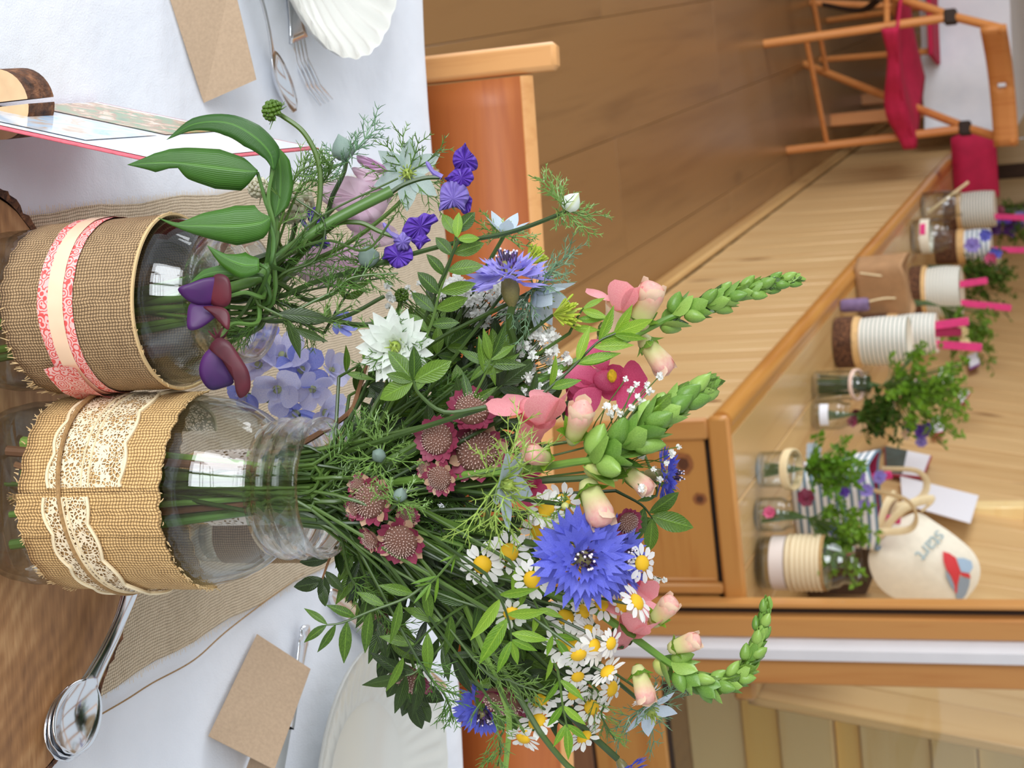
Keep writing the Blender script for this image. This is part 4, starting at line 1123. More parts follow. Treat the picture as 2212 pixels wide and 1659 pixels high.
# ================================================================== the posy in the lace jar
# snapdragons
t = snap_spike('tall snapdragon spike with pale pink blossoms and a long straight green bud tip', [(1225, 790), (1330, 745), (1450, 685), (1560, 645), (1640, 620), (1700, 606)], (19, 78, 40, .36), .80)
blossom(t, 1335, 668, 84, (.35, -.85, .45), .80, ('snap_pale', 'snap_pink', 'snap_cream'), .4)
pouch(t, 1395, 662, 96, (.3, -.85, .5), .795, 1.2)
pouch(t, 1415, 765, 84, (.55, .75, .1), .81, .5)
t = snap_spike('fat snapdragon spike of green buds above salmon blossoms facing out of the posy', [(1165, 1010, .76), (1230, 1000, .745), (1300, 985, .735), (1390, 925, .73), (1450, 880, .735), (1500, 848, .74)], (17, 108, 74, .28), .735)
blossom(t, 1155, 905, 108, (.25, -.75, .55), .75, ('snap_pink', 'snap_pink', 'snap_pink'), .9)
pouch(t, 1248, 915, 98, (.2, -.7, .7), .735, .2)
pouch(t, 1165, 985, 62*1.15, (-.5, -.2, .8), .74, .4)
pouch(t, 1285, 1085, 96, (.35, .8, .5), .735, 2.0)
pouch(t, 1375, 1035, 60*1.15, (.7, .6, .4), .74, 1.0)
t = snap_spike('curved snapdragon spike bending upward with blush blossoms at its foot', [(1290, 1320), (1380, 1385), (1450, 1435), (1530, 1478), (1595, 1455), (1632, 1395), (1652, 1325)], (22, 74, 40, .28), .775)
blossom(t, 1365, 1350, 86, (.35, -.55, .75), .77, ('snap_pink', 'snap_pink', 'snap_pale'), .3)
pouch(t, 1432, 1322, 62*1.15, (.55, -.7, .5), .765, .8)
pouch(t, 1478, 1392, 56*1.15, (.8, -.3, .4), .77, .8)
pouch(t, 1388, 1478, 64*1.15, (.25, .9, .4), .765, .8)
t = mk_thing('snapdragon', 'deep pink open snapdragon with a yellow throat behind the salmon one', 'flower', JB)
blossom(t, 1318, 825, 100, (.35, .05, .9), .80, ('snap_deep', 'snap_deep', 'snap_deep'), 1.6)
blossom(t, 1250, 850, 80, (.2, -.6, .6), .81, ('snap_deep', 'snap_deep', 'snap_deep'), .6)
g = MB(); g.ball(at(1322, 812, .788), .0032, 8, 5, (1, 1, .7)); part('yellow_throat', g, M['yellow'], t)
mo, bo = stem_B(None); do_stem(t, crom([at(1290, 840, .805), at(1150, 900, .81), mo, bo], 6), .0012, .0016)
t = mk_thing('snapdragon', 'small rose pink snapdragon blossoms tucked behind the big cornflower', 'flower', JB)
blossom(t, 1368, 1255, 62, (.5, .2, .7), .80, ('snap_pink', 'snap_pink', 'snap_deep'), .6)
blossom(t, 1145, 1040, 62, (.1, .5, .8), .775, ('snap_deep', 'snap_deep', 'snap_deep'), .6)
mo, bo = stem_B(None); do_stem(t, crom([at(1330, 1240, .81), at(1150, 1120, .80), mo, bo], 6), .001, .0014)

# cornflowers
cornflower(1258, 1205, 112, (.15, .05, 1), .735, 'corn', 'large deep blue cornflower facing out of the posy above the daisies', nf=11)
cornflower(1330, 1200, 92, (.6, -.1, .8), .765, 'corn', 'blue cornflower half hidden behind the large blue cornflower', nf=10)
cornflower(1098, 590, 96, (-.12, -1, .25), .775, 'corn_pale', 'pale lilac-blue cornflower seen from the side on a thick stem', nf=11, stem_pts=[at(1100, 700, .78), at(1106, 760, .785), at(1040, 880, .79)], stem_r=.0019)
cornflower(1440, 1025, 66, (.95, .0, .15), .79, 'corn', 'deep blue cornflower in profile beside the gypsophila sprigs', nf=10)
cornflower(1042, 1535, 72, (.1, .5, .8), .815, 'corn', 'violet-blue cornflower hanging low in front of the varnished chair', nf=9)
cornflower(1356, 1672, 52, (.5, .7, .4), .80, 'corn', 'small blue cornflower at the end of a drooping stem', nf=9)

# chamomile
for q in ((1042,1220,50,(-.1,.1,1)), (1100,1193,50,(.1,-.3,.95)), (1150,1253,50,(-.3,.2,.9)), (1105,1325,44,(.1,.5,.7)), (1387,1217,44,(.5,-.1,.85)), (1342,1308,44,(.7,-.5,.4)), (1376,1300,48,(.75,-.5,.45)), (1225,1392,56,(-.05,-.1,1)), (1284,1398,46,(.7,.05,.6)), (1250,1415,44,(.2,.6,.6)), (1222,1333,46,(.2,-.4,.8)), (1262,1320,40,(.7,-.3,.5)), (1302,1306,44,(.2,-.7,.6)), (1275,1362,38,(.5,-.6,.5)), (1320,1390,36,(.6,.1,.6)), (1312,1450,44,(-.55,-.75,.3)), (1322,1488,44,(.75,.2,.5)), (1168,1512,50,(-.4,-.85,.45)), (1160,1558,50,(-.4,-.75,.5)), (1278,1528,40,(.1,-.2,.95)), (1262,1592,44,(-.5,-.8,.3)), (1180,1100,44,(-.2,-.3,.9)), (1215,1085,46,(.3,-.2,.9)), (1165,1150,46,(-.3,.2,.9)), (1248,1462,36,(.2,.5,.7)), (1240,1500,36,(.3,.4,.7)), (1396,1505,38,(.5,.7,.3)), (1130,1595,40,(-.3,.6,.5))):
    daisy(q[0], q[1], q[2], q[3], .745 + random.uniform(0, .03) + (.03 if q[1] > 1480 else 0), label={(1225,1392): 'largest chamomile daisy facing straight out of the lace jar posy', (1042,1220): 'chamomile daisy facing out beside the maroon astrantia heads', (1100,1193): 'chamomile daisy between the ice-blue nigella and the large cornflower', (1150,1253): 'chamomile daisy touching the petals of the large cornflower', (1387,1217): 'lone chamomile daisy in front of the rose pink snapdragon', (1168,1512): 'upper of two nodding chamomile daisies beside the violet-blue cornflower', (1160,1558): 'lower of two nodding chamomile daisies beside the violet-blue cornflower', (1105,1325): 'chamomile daisy half covered by a small round leaf'}.get(q[:2]))

# astrantia
for q in ((945,948,50,(-.3,-.1,.95)), (1020,885,54,(.0,-.5,.9)), (950,1032,38,(-.3,.2,.9)), (800,1082,54,(-.4,.0,.9)), (866,1168,54,(-.2,.35,.9)), (1088,1512,60,(-.3,.8,.5)), (888,1466,50,(-.4,.6,.5)), (1355,1128,34,(.4,.3,.8))):
    astrantia(q[0], q[1], q[2], q[3], .765 if q[1] < 1300 else .80, pale=q[0] in (800, 866, 950))
for q in ((772,1045,26,(-.5,-.4,.7)), (762,1100,26,(-.7,.1,.6)), (800,1165,30,(-.6,.4,.6)), (880,1118,26,(.1,-.3,.9)), (920,1012,24,(-.5,0,.8))):
    astrantia(q[0], q[1], q[2], q[3], .768, 'small cream and maroon astrantia floret beside the dark astrantia heads', pale=True)['group'] = 'small astrantia florets in the lace jar posy'
astrantia(1030, 975, 66, (.1, -.2, 1), .772, 'larger rose pink astrantia behind the feathery ice-blue nigella', pale=True)
astrantia(822, 1335, 40, (-.6, .4, .3), .84, 'small maroon astrantia low behind the leaflets above the knife blade')

# nigella
nigella(1085, 1045, 96, (.75, .15, .35), .735, 'nig_blue', 5, 'ice-blue nigella with open feathery bracts in front of the posy', fl=1.7, nfe=14, fmat='feather_lime', pet=1.05, stem=[at(1052, 1078, .742), at(1050, 1120, .755), at(985, 1135, .77)])
nigella(856, 748, 84, (-.15, .1, 1), .765, 'nig_white', 13, 'double white nigella flower with pointed petals and a green heart', fl=1.15, nfe=6, double=True, fmat='feather', open_=.05)
nigella(1155, 630, 88, (.6, .5, .3), .79, 'nig_blue', 7, 'crumpled ice-blue nigella tangled in bracts below the lilac cornflower', fl=1.3, fmat='feather_blue', nfe=15, open_=.75)
nigella(1090, 505, 60, (.1, -.75, .3), .81, 'nig_blue', 5, 'ice-blue nigella petals rising behind the lilac cornflower', fl=1.35, nfe=7, open_=.7)
nigella(1400, 1530, 72, (.4, .55, .5), .815, 'nig_blue', 5, 'pale ice-blue nigella hanging at the lower side of the posy', fl=1.5, fmat='feather_blue', nfe=8, open_=.35)
nigella(862, 1080, 46, (.2, -.7, .5), .755, label='grey pointed nigella bud in a feathery collar among the astrantia', bud=True, fl=1.5, nfe=8)
nigella(822, 985, 46, (-.2, -.1, .9), .77, label='round grey nigella bud in a feathery collar above the jar mouth', bud=True, fl=1.8, nfe=9)
nigella(1218, 1090, 26, (.3, .3, .8), .745, label='tiny yellowish unopened daisy bud with feathery leaves', bud=True, budmat='bud_yel', fl=1.4, nfe=5)
def tuft(x, y, s, d, L, label):
    t = mk_thing('nigella_seedhead', label, 'flower', JB); dv = vdir(*d); p = at(x, y, s); g = MB()
    for k in range(46):
        o_ = V((random.uniform(-1, 1), random.uniform(-1, 1), random.uniform(-1, 1)))*.55; q = p + (dv+o_).normalized()*L*s/FPX*random.uniform(.7, 1.05)
        g.tube([p, (p+q)/2, q-(q-p)*.12, q], [.00025, .00025, .0007, .0004], 4, False)
    part('stamens', g, leaf_mat('stamen_green', (168,196,44), (206,216,90), .2), t, kind='stuff'); mo, bo = stem_B(p); do_stem(t, curve_stem(p, mo, bo), .0008, .0012)
tuft(1195, 680, .785, (.85, -.1, .4), 62, 'yellow-green tuft of nigella stamens beside the pink blossoms')
tuft(1135, 572, .80, (.75, -.6, .2), 52, 'yellow-green tuft of nigella stamens behind the lilac cornflower')

# gypsophila
gypsophila(cloud(1055, 655, 90, 50, 80) + cloud(985, 640, 40, 40, 18), .815, (960, 760))
gypsophila(cloud(1170, 770, 58, 68, 60) + cloud(1125, 820, 50, 30, 18), .80, (1050, 850))
gypsophila([(1352,818),(1375,830),(1363,843),(1405,845),(1388,870),(1365,880),(1330,882),(1310,878),(1378,858),(1425,812),(1398,832),(1340,893),(1318,895)], .745, (1290, 960), 'airy gypsophila sprig with open white blossoms before the pale bench front', 10)
gypsophila([(1450,980),(1425,957),(1467,965),(1412,1012),(1425,1035),(1385,985),(1387,1055),(1400,1068),(1385,1065),(1440,1000)], .74, (1330, 1010), 'airy gypsophila sprig hanging beside the deep blue cornflower in profile', 10)
gypsophila(cloud(860, 632, 40, 34, 9) + [(905,612),(840,640),(838,662)], .81, (960, 720), 'loose gypsophila sprig above the double white nigella', 10)
gypsophila(cloud(1290, 1240, 160, 60, 16), .83, (1150, 1150), 'gypsophila blossoms deep inside the posy behind the daisies', 10)

# leafy sprigs that can be told apart
sprig([(1050,880), (960,890), (905,850), (893,822)], [(.98,85,100), (.99,92,-80), (.95,92,25), (.97,78,-20), (.72,70,-60), (.99,60,60)], .745, 'leaf', 'broad green leaflets spreading in front of the double white nigella', shape=LEAF_W, thick=.0012)
sprig([(915,740), (935,690), (950,630), (975,560), (985,500)], [(.12,60,70),(.2,62,-65),(.32,70,62),(.35,74,-60),(.48,66,58),(.5,80,-62),(.62,62,60),(.66,78,-60),(.78,56,55),(.8,72,-60),(.97,58,40),(.99,62,-35)], .77, 'leaf', 'upright sprig of paired green leaflets below the purple larkspur', shape=LEAF_W)
sprig([(1000,900), (1045,815), (1060,775)], pinnate(3, 92, 35) + [(.9,60,150),(.95,56,-150),(.8,75,80),(.85,80,-75)], .765, 'leaf', 'fan of green leaflets at the foot of the lilac cornflower', shape=LEAF)
sprig([(1150,870), (1230,800), (1290,740), (1330,720)], pinnate(4, 96, 32) + [(.4,100,-30),(.6,90,-42)], .765, 'leaf_bright', 'bright green leaflets reaching over the deep pink snapdragon', shape=LEAF)
sprig([(1230,720), (1245,690), (1260,665)], [(.2,60,-70),(.5,64,-60),(.9,60,-75),(.95,55,-30)], .79, 'leaf_bright', 'small bright leaflets beside the stamen tuft')
sprig([(1050,1240), (1080,1290), (1100,1345), (1105,1385)], [(.3,86,70),(.35,110,-60),(.55,90,75),(.6,120,-50),(.85,84,75),(.99,78,-30),(.99,60,10),(.97,62,60)], .745, 'leaf_bright', 'bright green sprig of long leaflets between the daisies', shape=LEAF)
sprig([(940,1245), (880,1290), (800,1320), (740,1345), (705,1350)], [(.1,85,60),(.2,78,-50),(.3,95,55),(.4,70,-45),(.5,100,60),(.62,70,-50),(.7,96,62),(.84,80,48),(.99,64,30),(.98,66,-40)], .765, 'leaf', 'long arching sprig of narrow leaflets drooping beside the jar neck', shape=LEAF)
sprig([(1090,1260), (1000,1310), (930,1360), (870,1420)], [(.2,80,55),(.3,90,-50),(.45,100,52),(.55,90,-55),(.7,98,50),(.85,80,-60),(.99,84,20)], .775, 'leaf', None, shape=LEAF)
sprig([(1000,1330), (950,1400), (900,1450), (875,1460)], [(.3,80,50),(.4,95,-60),(.6,110,42),(.7,100,-55),(.98,105,0),(.97,90,60),(.95,96,-45)], .785, 'leaf_dark', 'dark leaflets hanging over the edge of the white rimmed plate', shape=LEAF)
sprig([(740,1160), (715,1200), (700,1240), (693,1260)], [(.2,60,50),(.4,66,-60),(.6,58,60),(.8,64,-50),(.98,52,30),(.97,62,-60),(.7,60,20)], .80, 'leaf_dark', 'small dark leaflets curling round the rim of the lace jar', shape=LEAF_W, stemmat='stem_brown')
sprig([(1330,1060), (1385,1090), (1410,1120)], [(.6,84,-65),(.9,96,40),(.98,78,-40),(.8,80,85),(.99,62,-100)], .775, 'leaf', 'grey-green broad leaflets beside the deep blue cornflower in profile', shape=LEAF_W)
sprig([(1100,1210), (1130,1250), (1160,1310), (1200,1380)], pinnate(4, 70, 45), .755, 'leaf_bright', None, shape=LEAF)
sprig([(1180,1390), (1205,1450), (1215,1520), (1225,1570)], pinnate(4, 74, 38), .765, 'leaf_bright', None, shape=LEAF)
sprig([(1000,1180), (950,1240), (930,1260)], pinnate(3, 60, 30), .76, 'leaf_bright', None, shape=lambda: leaf_shape(.07, .85, 5, .1, .05, .5))
sprig([(990,520), (985,512)], [(.5,48,-120),(.6,58,-35)], .765, 'leaf_bright', 'pair of small bright leaves beneath the purple larkspur', shape=LEAF_W)
sprig([(1370,930), (1420,1060), (1385,1075)], [(.4,50,50),(.6,46,-60)], .80, 'leaf', None)
# inner greenery
for i in range(74):
    a = random.uniform(-1.2, 1.3); r = random.uniform(110, 520)
    x0, y0 = 720, 1075
    x1 = x0 + r*math.cos(a)*1.0; y1 = y0 + r*math.sin(a)*.9 + (40 if i % 3 == 0 else 0)
    if x1 > 1180: x1 = 1180 - random.uniform(0, 200)
    xm = x0 + (x1-x0)*.5; ym = y0 + (y1-y0)*.42
    ss = random.uniform(.785, .87)
    sprig([(xm, ym), ((xm+x1)/2, (ym+y1)/2 + random.uniform(-15, 15)), (x1, y1)], pinnate(random.choice((3, 4, 5)), random.uniform(66, 104), random.uniform(35, 60)), ss, random.choice(('leaf', 'leaf_dark', 'leaf_dark')), shape=random.choice((LEAF, LEAF_W)))
for i in range(26):
    x1 = random.uniform(960, 1260); y1 = random.uniform(1290, 1540); 
    sprig([(x1-90, y1-70), (x1-40, y1-30), (x1, y1)], pinnate(random.choice((3, 4)), random.uniform(70, 100), random.uniform(35, 60)), random.uniform(.80, .86), random.choice(('leaf', 'leaf_dark', 'leaf_dark')), shape=random.choice((LEAF, LEAF_W)))
for i in range(18):
    x1 = random.uniform(800, 1120); y1 = random.uniform(700, 900)
    sprig([(x1-90, y1+60), (x1-40, y1+30), (x1, y1)], pinnate(random.choice((3, 4)), random.uniform(66, 90), random.uniform(35, 60)), random.uniform(.80, .85), random.choice(('leaf', 'leaf_dark')), shape=random.choice((LEAF, LEAF_W)))
for i in range(16):
    a = random.uniform(-.75, .75); r = random.uniform(120, 330)
    fern_sprig([(700+20*math.cos(a), 1065+60*math.sin(a)), (700+r*.5*math.cos(a), 1065+r*.55*math.sin(a)), (700+r*math.cos(a), 1065+r*math.sin(a))], random.uniform(.785, .805), 70, 26)
for q in (((720,1000),(790,960),(870,930)), ((700,1060),(780,1040),(860,1010)), ((690,1110),(780,1130),(880,1140)), ((700,1010),(760,950),(800,900)), ((730,1150),(830,1210),(950,1250)), ((860,900),(940,850),(1010,800)), ((880,1080),(960,1070),(1050,1100)), ((900,1110),(1000,1160),(1090,1170)), ((1000,1000),(1060,960),(1140,930)), ((760,1250),(830,1330),(900,1390)), ((900,1420),(960,1500),(980,1560)), ((1050,1500),(1080,1600),(1075,1655)), ((1250,1450),(1300,1550),(1330,1600)), ((1020,1420),(1100,1470),(1180,1500))):
    fern_sprig(q, random.uniform(.765, .80), 62, 22)
g = None
# drooping bare stems at the lower side
for lab, pp in (('pale green bare stem drooping below the violet-blue cornflower', [(1060,1440), (1085,1500), (1100,1560), (1090,1680)]), ('hairy green stem curving down past the daisies', [(1165,1580), (1200,1625), (1240,1665), (1300,1690)])):
    t = mk_thing('bare_stalk', lab, 'stem', JB); path = crom([at(x, y, .785) for x, y in pp], 6); mo, bo = stem_B(None)
    do_stem(t, list(reversed(path)) + [at(1000, 1300, .80), mo, bo], .0014, .0014, 'bud_green' if 'pale' in lab else 'stem')
# woody twigs in the jar mouth and cut stem ends low in the jar
for lab, pp in (('brown forked twig leaving the mouth of the lace jar', [(640,965,.80), (700,930,.80), (755,890,.81), (790,830,.82)]), ('brown woody twig leaning in the mouth of the lace jar', [(650,1010,.79), (700,970,.79), (745,930,.80), (800,760,.82)])):
    t = mk_thing('twig', lab, 'twig', JB); path = crom([at(*q) for q in pp], 6); do_stem(t, list(reversed(path)) + [JB + V((.01, .0, .09)), JB + V((-.015, -.02, .02))], .001, .0016, 'stem_brown')
for i, (x, y, w_, mt) in enumerate(((60, 935, .0042, 'stem_brown'), (60, 1000, .0060, 'stem'), (55, 1080, .0030, 'bud_green'), (60, 1115, .0026, 'stem_thick'), (50, 1148, .0036, 'stem_brown'), (70, 1170, .0050, 'stem_thick'), (80, 1200, .0040, 'stem_thick'), (95, 915, .0050, 'bud_green'))):
    a = (y-1062)/200; t = mk_thing('cut_stalk', 'thick cut flower stems standing in the foot of the lace jar', 'stem', JB, 'cut stems in the foot of the lace jar')
    b = JB + V((.034*a, -.020+.012*(i % 3), .016)); do_stem(t, [JB + V((.012*a, 0, .16)), (b + JB + V((.012*a, 0, .16)))/2, b], .0014, w_*.62, mt, n=8)

# ================================================================== the stems in the ribbon jar
def big_leaf(label, spine, wl, wr, s, stalk, cup=.25, twist=0.0, arch=0.0):
    t = mk_thing('broad_leaf', label, 'leaf', JA); o = part('blade', ribbon_leaf(spine, wl, wr, s, cup, twist, arch), M['leaf_big'], t); solidify(o, .0003)
    mo, bo = stem_A(None); do_stem(t, crom([at(*q, s+.003) for q in stalk] + [mo, bo], 6), .0008, .0013, 'stem_thick')
big_leaf('broad green leaf with a notch eaten from its lower edge', [(275,356),(335,352),(365,352),(385,353),(410,355),(470,362),(525,368),(557,370)], [0,20,12,10,32,46,44,3], [0,21,30,33,36,40,27,2], .765, [(556,372), (572,430), (585,500)], .25, .1)
big_leaf('arching broad green leaf highest over the photo card', [(360,302),(420,268),(490,265),(545,292),(582,330),(592,368)], [0,14,28,30,18,2], [0,13,18,26,24,2], .76, [(590,366), (580,430), (590,520)], .3, -.2, 10)
big_leaf('narrow broad green leaf hanging behind the arching leaf', [(592,310),(604,350),(606,400),(602,440),(594,470)], [0,20,26,20,0], [0,22,28,22,0], .775, [(598,465), (600,510), (590,560)], .3, .15)
big_leaf('broad green leaf with a pale tip over the ribbon jar shoulder', [(340,470),(385,486),(440,488),(510,488),(560,482),(584,470)], [0,6,24,42,34,3], [0,5,28,44,40,3], .755, [(580,472), (592,520), (585,570)], .25, .1)
big_leaf('short broad green leaf folding above the maroon sweet peas', [(447,530),(485,556),(525,572),(560,572)], [0,18,30,16], [0,8,28,14], .75, [(560,570), (578,592)], .35, -.2)
big_leaf('pale backed broad leaf tucked beside the maroon sweet peas', [(408,613),(445,592),(490,586),(530,598)], [0,8,12,2], [0,10,14,2], .757, [(525,596), (570,600)], .1, .2)
t = mk_thing('sweet_pea', 'dark maroon and purple sweet pea nodding over the ribbon jar neck', 'flower', JA)
for nm, ol, b, ti, mt in (('standard_petal', [(384,625),(410,612),(448,600),(478,604),(480,640),(450,660),(410,652)], 4, (.2, .2), 'pea_purple'), ('wing_petal', [(462,596),(480,592),(496,605),(500,640),(492,660),(470,664),(452,650),(450,625)], 5, (-.3, .1), 'pea_dark'), ('wing_petal', [(412,655),(450,658),(478,668),(460,690),(430,710),(408,712),(404,690)], 5, (.1, -.3), 'pea_purple'), ('keel_petal', [(440,662),(480,664),(496,680),(494,712),(478,700),(455,676)], 4, (-.2, -.2), 'pea_dark')):
    o = part(nm, patch(ol, .745 if nm != 'keel_petal' else .74, b, ti), M[mt], t); solidify(o, .0003)
mo, bo = stem_A(None); do_stem(t, crom([at(495, 640, .752), at(530, 632, .756), at(570, 640, .765), mo, bo], 6), .0009, .0012, 'stem_thick')
t = mk_thing('sweet_pea', 'folded maroon sweet pea hanging beside the lace jar shoulder', 'flower', JA)
for nm, ol, b, ti, mt in (('standard_petal', [(430,800),(438,770),(455,752),(475,750),(490,790),(505,826),(480,838),(455,842),(438,825)], 5, (.1, .1), 'pea_purple'), ('wing_petal', [(452,752),(470,730),(495,738),(518,770),(538,805),(540,842),(520,860),(510,845),(508,826),(490,795),(470,765)], 6, (-.15, .1), 'pea_dark')):
    o = part(nm, patch(ol, .742 if nm[0] == 's' else .738, b, ti), M[mt], t); solidify(o, .0003)
g = MB(); 
for k in range(4): feather_into(g, at(472, 735, .742), vdir(-.5+.35*k, -.5, .2), .006, 0, .0008)
part('calyx', g, M['pea_dark'], t); mo, bo = stem_A(None); do_stem(t, crom([at(476, 738, .745), at(500, 700, .752), at(560, 690, .765), mo, bo], 6), .0009, .0012, 'stem_thick')
def larkspur(label, groups, s, stem, mats=('lark', 'lark_pale')):
    t = mk_thing('larkspur', label, 'flower', JA)
    for i, (ol, b, ti) in enumerate(groups):
        ol = [(x + random.uniform(-5, 5)*(q_ % 2), y + random.uniform(-5, 5)*(q_ % 2)) for q_, (x, y) in enumerate([p_ for k_ in range(len(ol)) for p_ in (ol[k_], ((ol[k_][0]+ol[(k_+1) % len(ol)][0])/2, (ol[k_][1]+ol[(k_+1) % len(ol)][1])/2))])]
        o = part('petal', patch(ol, s - .003*(i % 3), b*.7, ti, rim=5.0, sm=3), M[mats[0] if i % 3 != 2 else mats[1]], t); solidify(o, .0003)
    mo, bo = stem_A(None); do_stem(t, crom([at(x, y, s) for x, y in stem] + [mo, bo], 6), .0010, .0014, 'stem')
    g = MB(); g.tube(crom([at(*stem[0], s), at(stem[0][0]-20, stem[0][1]-12, s), at(stem[0][0]-34, stem[0][1]-34, s)], 4), [.0014]*4+[.001]*4+[.0005], 6); part('spur', g, M[mats[1]], t)
larkspur('deep violet larkspur flower at the far tip of its arching stem', [([(978,350),(985,325),(1005,308),(1018,330),(1030,345),(1026,368),(1000,372),(980,368)], 7, (.1, .3)), ([(965,385),(985,365),(1015,362),(1024,385),(1012,402),(985,405)], 8, (-.2, 0)), ([(950,430),(955,400),(980,392),(1005,402),(1012,430),(1005,455),(985,448),(965,452),(948,455)], 9, (.2, -.3)), ([(985,420),(1010,410),(1020,430),(1016,455),(1000,462)], 6, (-.3, -.1)), ([(960,385),(980,376),(1012,366),(990,390)], 3, (0, 0))], .785, [(955, 383), (915, 385), (870, 400), (830, 425), (730, 480)])
larkspur('dark violet larkspur flower below the cut green stem', [([(868,500),(885,470),(915,460),(938,462),(945,478),(928,500),(905,525),(882,520)], 8, (.2, .2)), ([(825,560),(832,535),(860,520),(885,530),(892,560),(880,572),(858,580),(840,566)], 8, (-.2, -.2)), ([(850,520),(870,500),(890,515),(880,540),(860,540)], 9, (0, 0)), ([(888,520),(915,505),(930,520),(905,540)], 5, (.3, 0))], .78, [(862, 515), (820, 500), (770, 480), (700, 500)])
larkspur('small violet larkspur flower deep among the stems of the ribbon jar', [([(662,520),(672,498),(695,490),(705,515),(714,528),(700,538),(680,532),(668,540)], 6, (0, .2)), ([(665,455),(690,445),(700,470),(685,490),(668,480)], 6, (.2, 0)), ([(668,490),(690,478),(702,492),(688,508)], 6, (0, 0))], .80, [(680, 500), (660, 540), (620, 590)])
t = mk_thing('sweet_pea', 'blush pink sweet pea with lilac edge behind the cut green stem', 'flower', JA)
for nm, ol, b, ti, mt in (('standard_petal', [(772,335),(800,342),(840,360),(905,368),(900,378),(870,385),(835,378),(800,366),(775,352)], 6, (0, .3), 'pea_lilac'), ('wing_petal', [(760,362),(800,368),(840,380),(870,388),(855,402),(820,408),(780,392)], 6, (0, 0), 'pea_pink'), ('standard_petal', [(700,400),(750,380),(800,395),(850,400),(845,430),(820,470),(780,480),(720,450),(690,425)], 4, (.1, .2), 'pea_pink'), ('keel_petal', [(745,430),(780,405),(840,415),(835,450),(790,500),(750,490)], 6, (-.2, 0), 'pea_pink')):
    o = part(nm, patch(ol, .815 if nm != 'keel_petal' else .825, b*.6, ti, rim=4), M[mt], t); solidify(o, .0003)
mo, bo = stem_A(None); do_stem(t, crom([at(745, 420, .82), at(690, 480, .82), mo, bo], 6), .0009, .0012)
t = mk_thing('sweet_pea', 'blush pink sweet pea low behind the long bud stem', 'flower', JA)
for ol, b in (([(610,560),(660,530),(720,520),(780,535),(800,565),(760,590),(690,600),(630,590)], 10), ([(760,500),(800,478),(850,490),(860,520),(810,535),(770,525)], 7), ([(640,590),(700,585),(790,590),(760,615),(690,620)], 6)):
    o = part('petal', patch(ol, .83, b*.4, (.1, .2), rim=4), M['pea_pink'], t); solidify(o, .0003)
mo, bo = stem_A(None); do_stem(t, crom([at(640, 570, .832), at(610, 600, .82), mo, bo], 6), .0009, .0012)
# cream scabious, green scabious bud, nigellas
def pincush(label, x, y, R, s, d, mat, stem, frill=True):
    t = mk_thing('scabious', label, 'flower', JA); p = at(x, y, s); Rm = R*s/FPX; dv = vdir(*d); g = MB()
    for k in range(48):
        z = 1-1.7*(k+.5)/48; r = math.sqrt(max(0, 1-z*z)); a = k*2.39996; Mq = frame(p, dv); q = Mq @ V((r*math.cos(a)*Rm*.85, r*math.sin(a)*Rm*.85, z*Rm*.75)); g.ball(q, Rm*random.uniform(.17, .25), 6, 4)
    part('florets', g, M[mat], t, kind='stuff')
    g = MB()
    for k in range(9):
        o_ = dv.orthogonal().normalized(); o_.rotate(Matrix.Rotation(k*.7, 3, dv)); feather_into(g, p-dv*Rm*.3, o_ - dv*.25, Rm*(1.0 + random.random()*.7), 0, .0004)
    part('bracts', g, M['feather'], t, kind='stuff'); mo, bo = stem_A(None); do_stem(t, crom([p - dv*Rm*.5] + [at(xx, yy, s+.005) for xx, yy in stem] + [mo, bo], 7), .0011, .0014)
pincush('cream scabious pincushion behind the hanging broad leaf', 632, 438, 46, .80, (-.2, 0, .9), 'scab', [(640, 480), (610, 560)])
pincush('small creamy scabious floret peeping beside the notched leaf', 558, 405, 24, .81, (-.5, -.1, .8), 'scab', [(580, 440), (600, 540)])
pincush('green knobbly scabious bud on a bowed stem over the white cloth', 588, 238, 24, .77, (-.75, -.5, .4), 'leaf', [(612, 252), (655, 285), (685, 340), (692, 400), (682, 470), (640, 540)])
pincush('green seed knob among the loose gypsophila', 868, 637, 15, .80, (0, -.3, .9), 'leaf', [(850, 680), (760, 700)])
nigella(748, 345, 40, (-.25, -.85, .2), .80, label='small grey-green nigella bud in wide feathery bracts over the white cloth', bud=True, fl=2.9, nfe=8, jc=JA, fmat='feather_blue', budsize=.8, stem=[at(742, 375, .80), at(720, 420, .802), at(680, 500, .80)])
nigella(880, 375, 74, (.1, .1, .9), .81, 'nig_grey', 6, 'translucent grey-green nigella with wiry bracts behind the blush sweet pea', fl=1.35, nfe=9, jc=JA, fmat='feather', stem=[at(870, 430, .815), at(760, 520, .815), at(660, 570, .81)], pet=1.05)
nigella(800, 570, 40, (-.1, -.5, .6), .785, label='grey pointed nigella bud under the dark violet larkspur', bud=True, fl=1.6, nfe=7, jc=JA, budsize=.75)
nigella(1222, 452, 26, (.5, -.6, .3), .77, label='pale green nigella bud at the tip of a long leaning stem', bud=True, budmat='nig_white', fl=3.4, nfe=12, jc=JA, budsize=1.0, stem=[at(1205, 464, .771), at(1100, 502, .773), at(960, 530, .777), at(800, 575, .782), at(680, 610, .785), at(590, 640, .785)])
t = mk_thing('bare_stalk', 'thick green stem with a cut hollow end above the ribbon jar', 'stem', JA); mo, bo = stem_A(None)
do_stem(t, crom([at(846, 412, .775), at(760, 455, .775), at(680, 500, .775), at(590, 565, .777), mo, bo], 6), .0026, .0024, 'stem_thick', n=10)
t = mk_thing('bare_stalk', 'thin green stem reaching to the loose gypsophila from the ribbon jar', 'stem', JA); mo, bo = stem_A(None)
do_stem(t, crom([at(830, 640, .79), at(740, 685, .785), at(640, 692, .78), at(560, 685, .775), mo, bo], 6), .0009, .0013, 'stem', n=8)
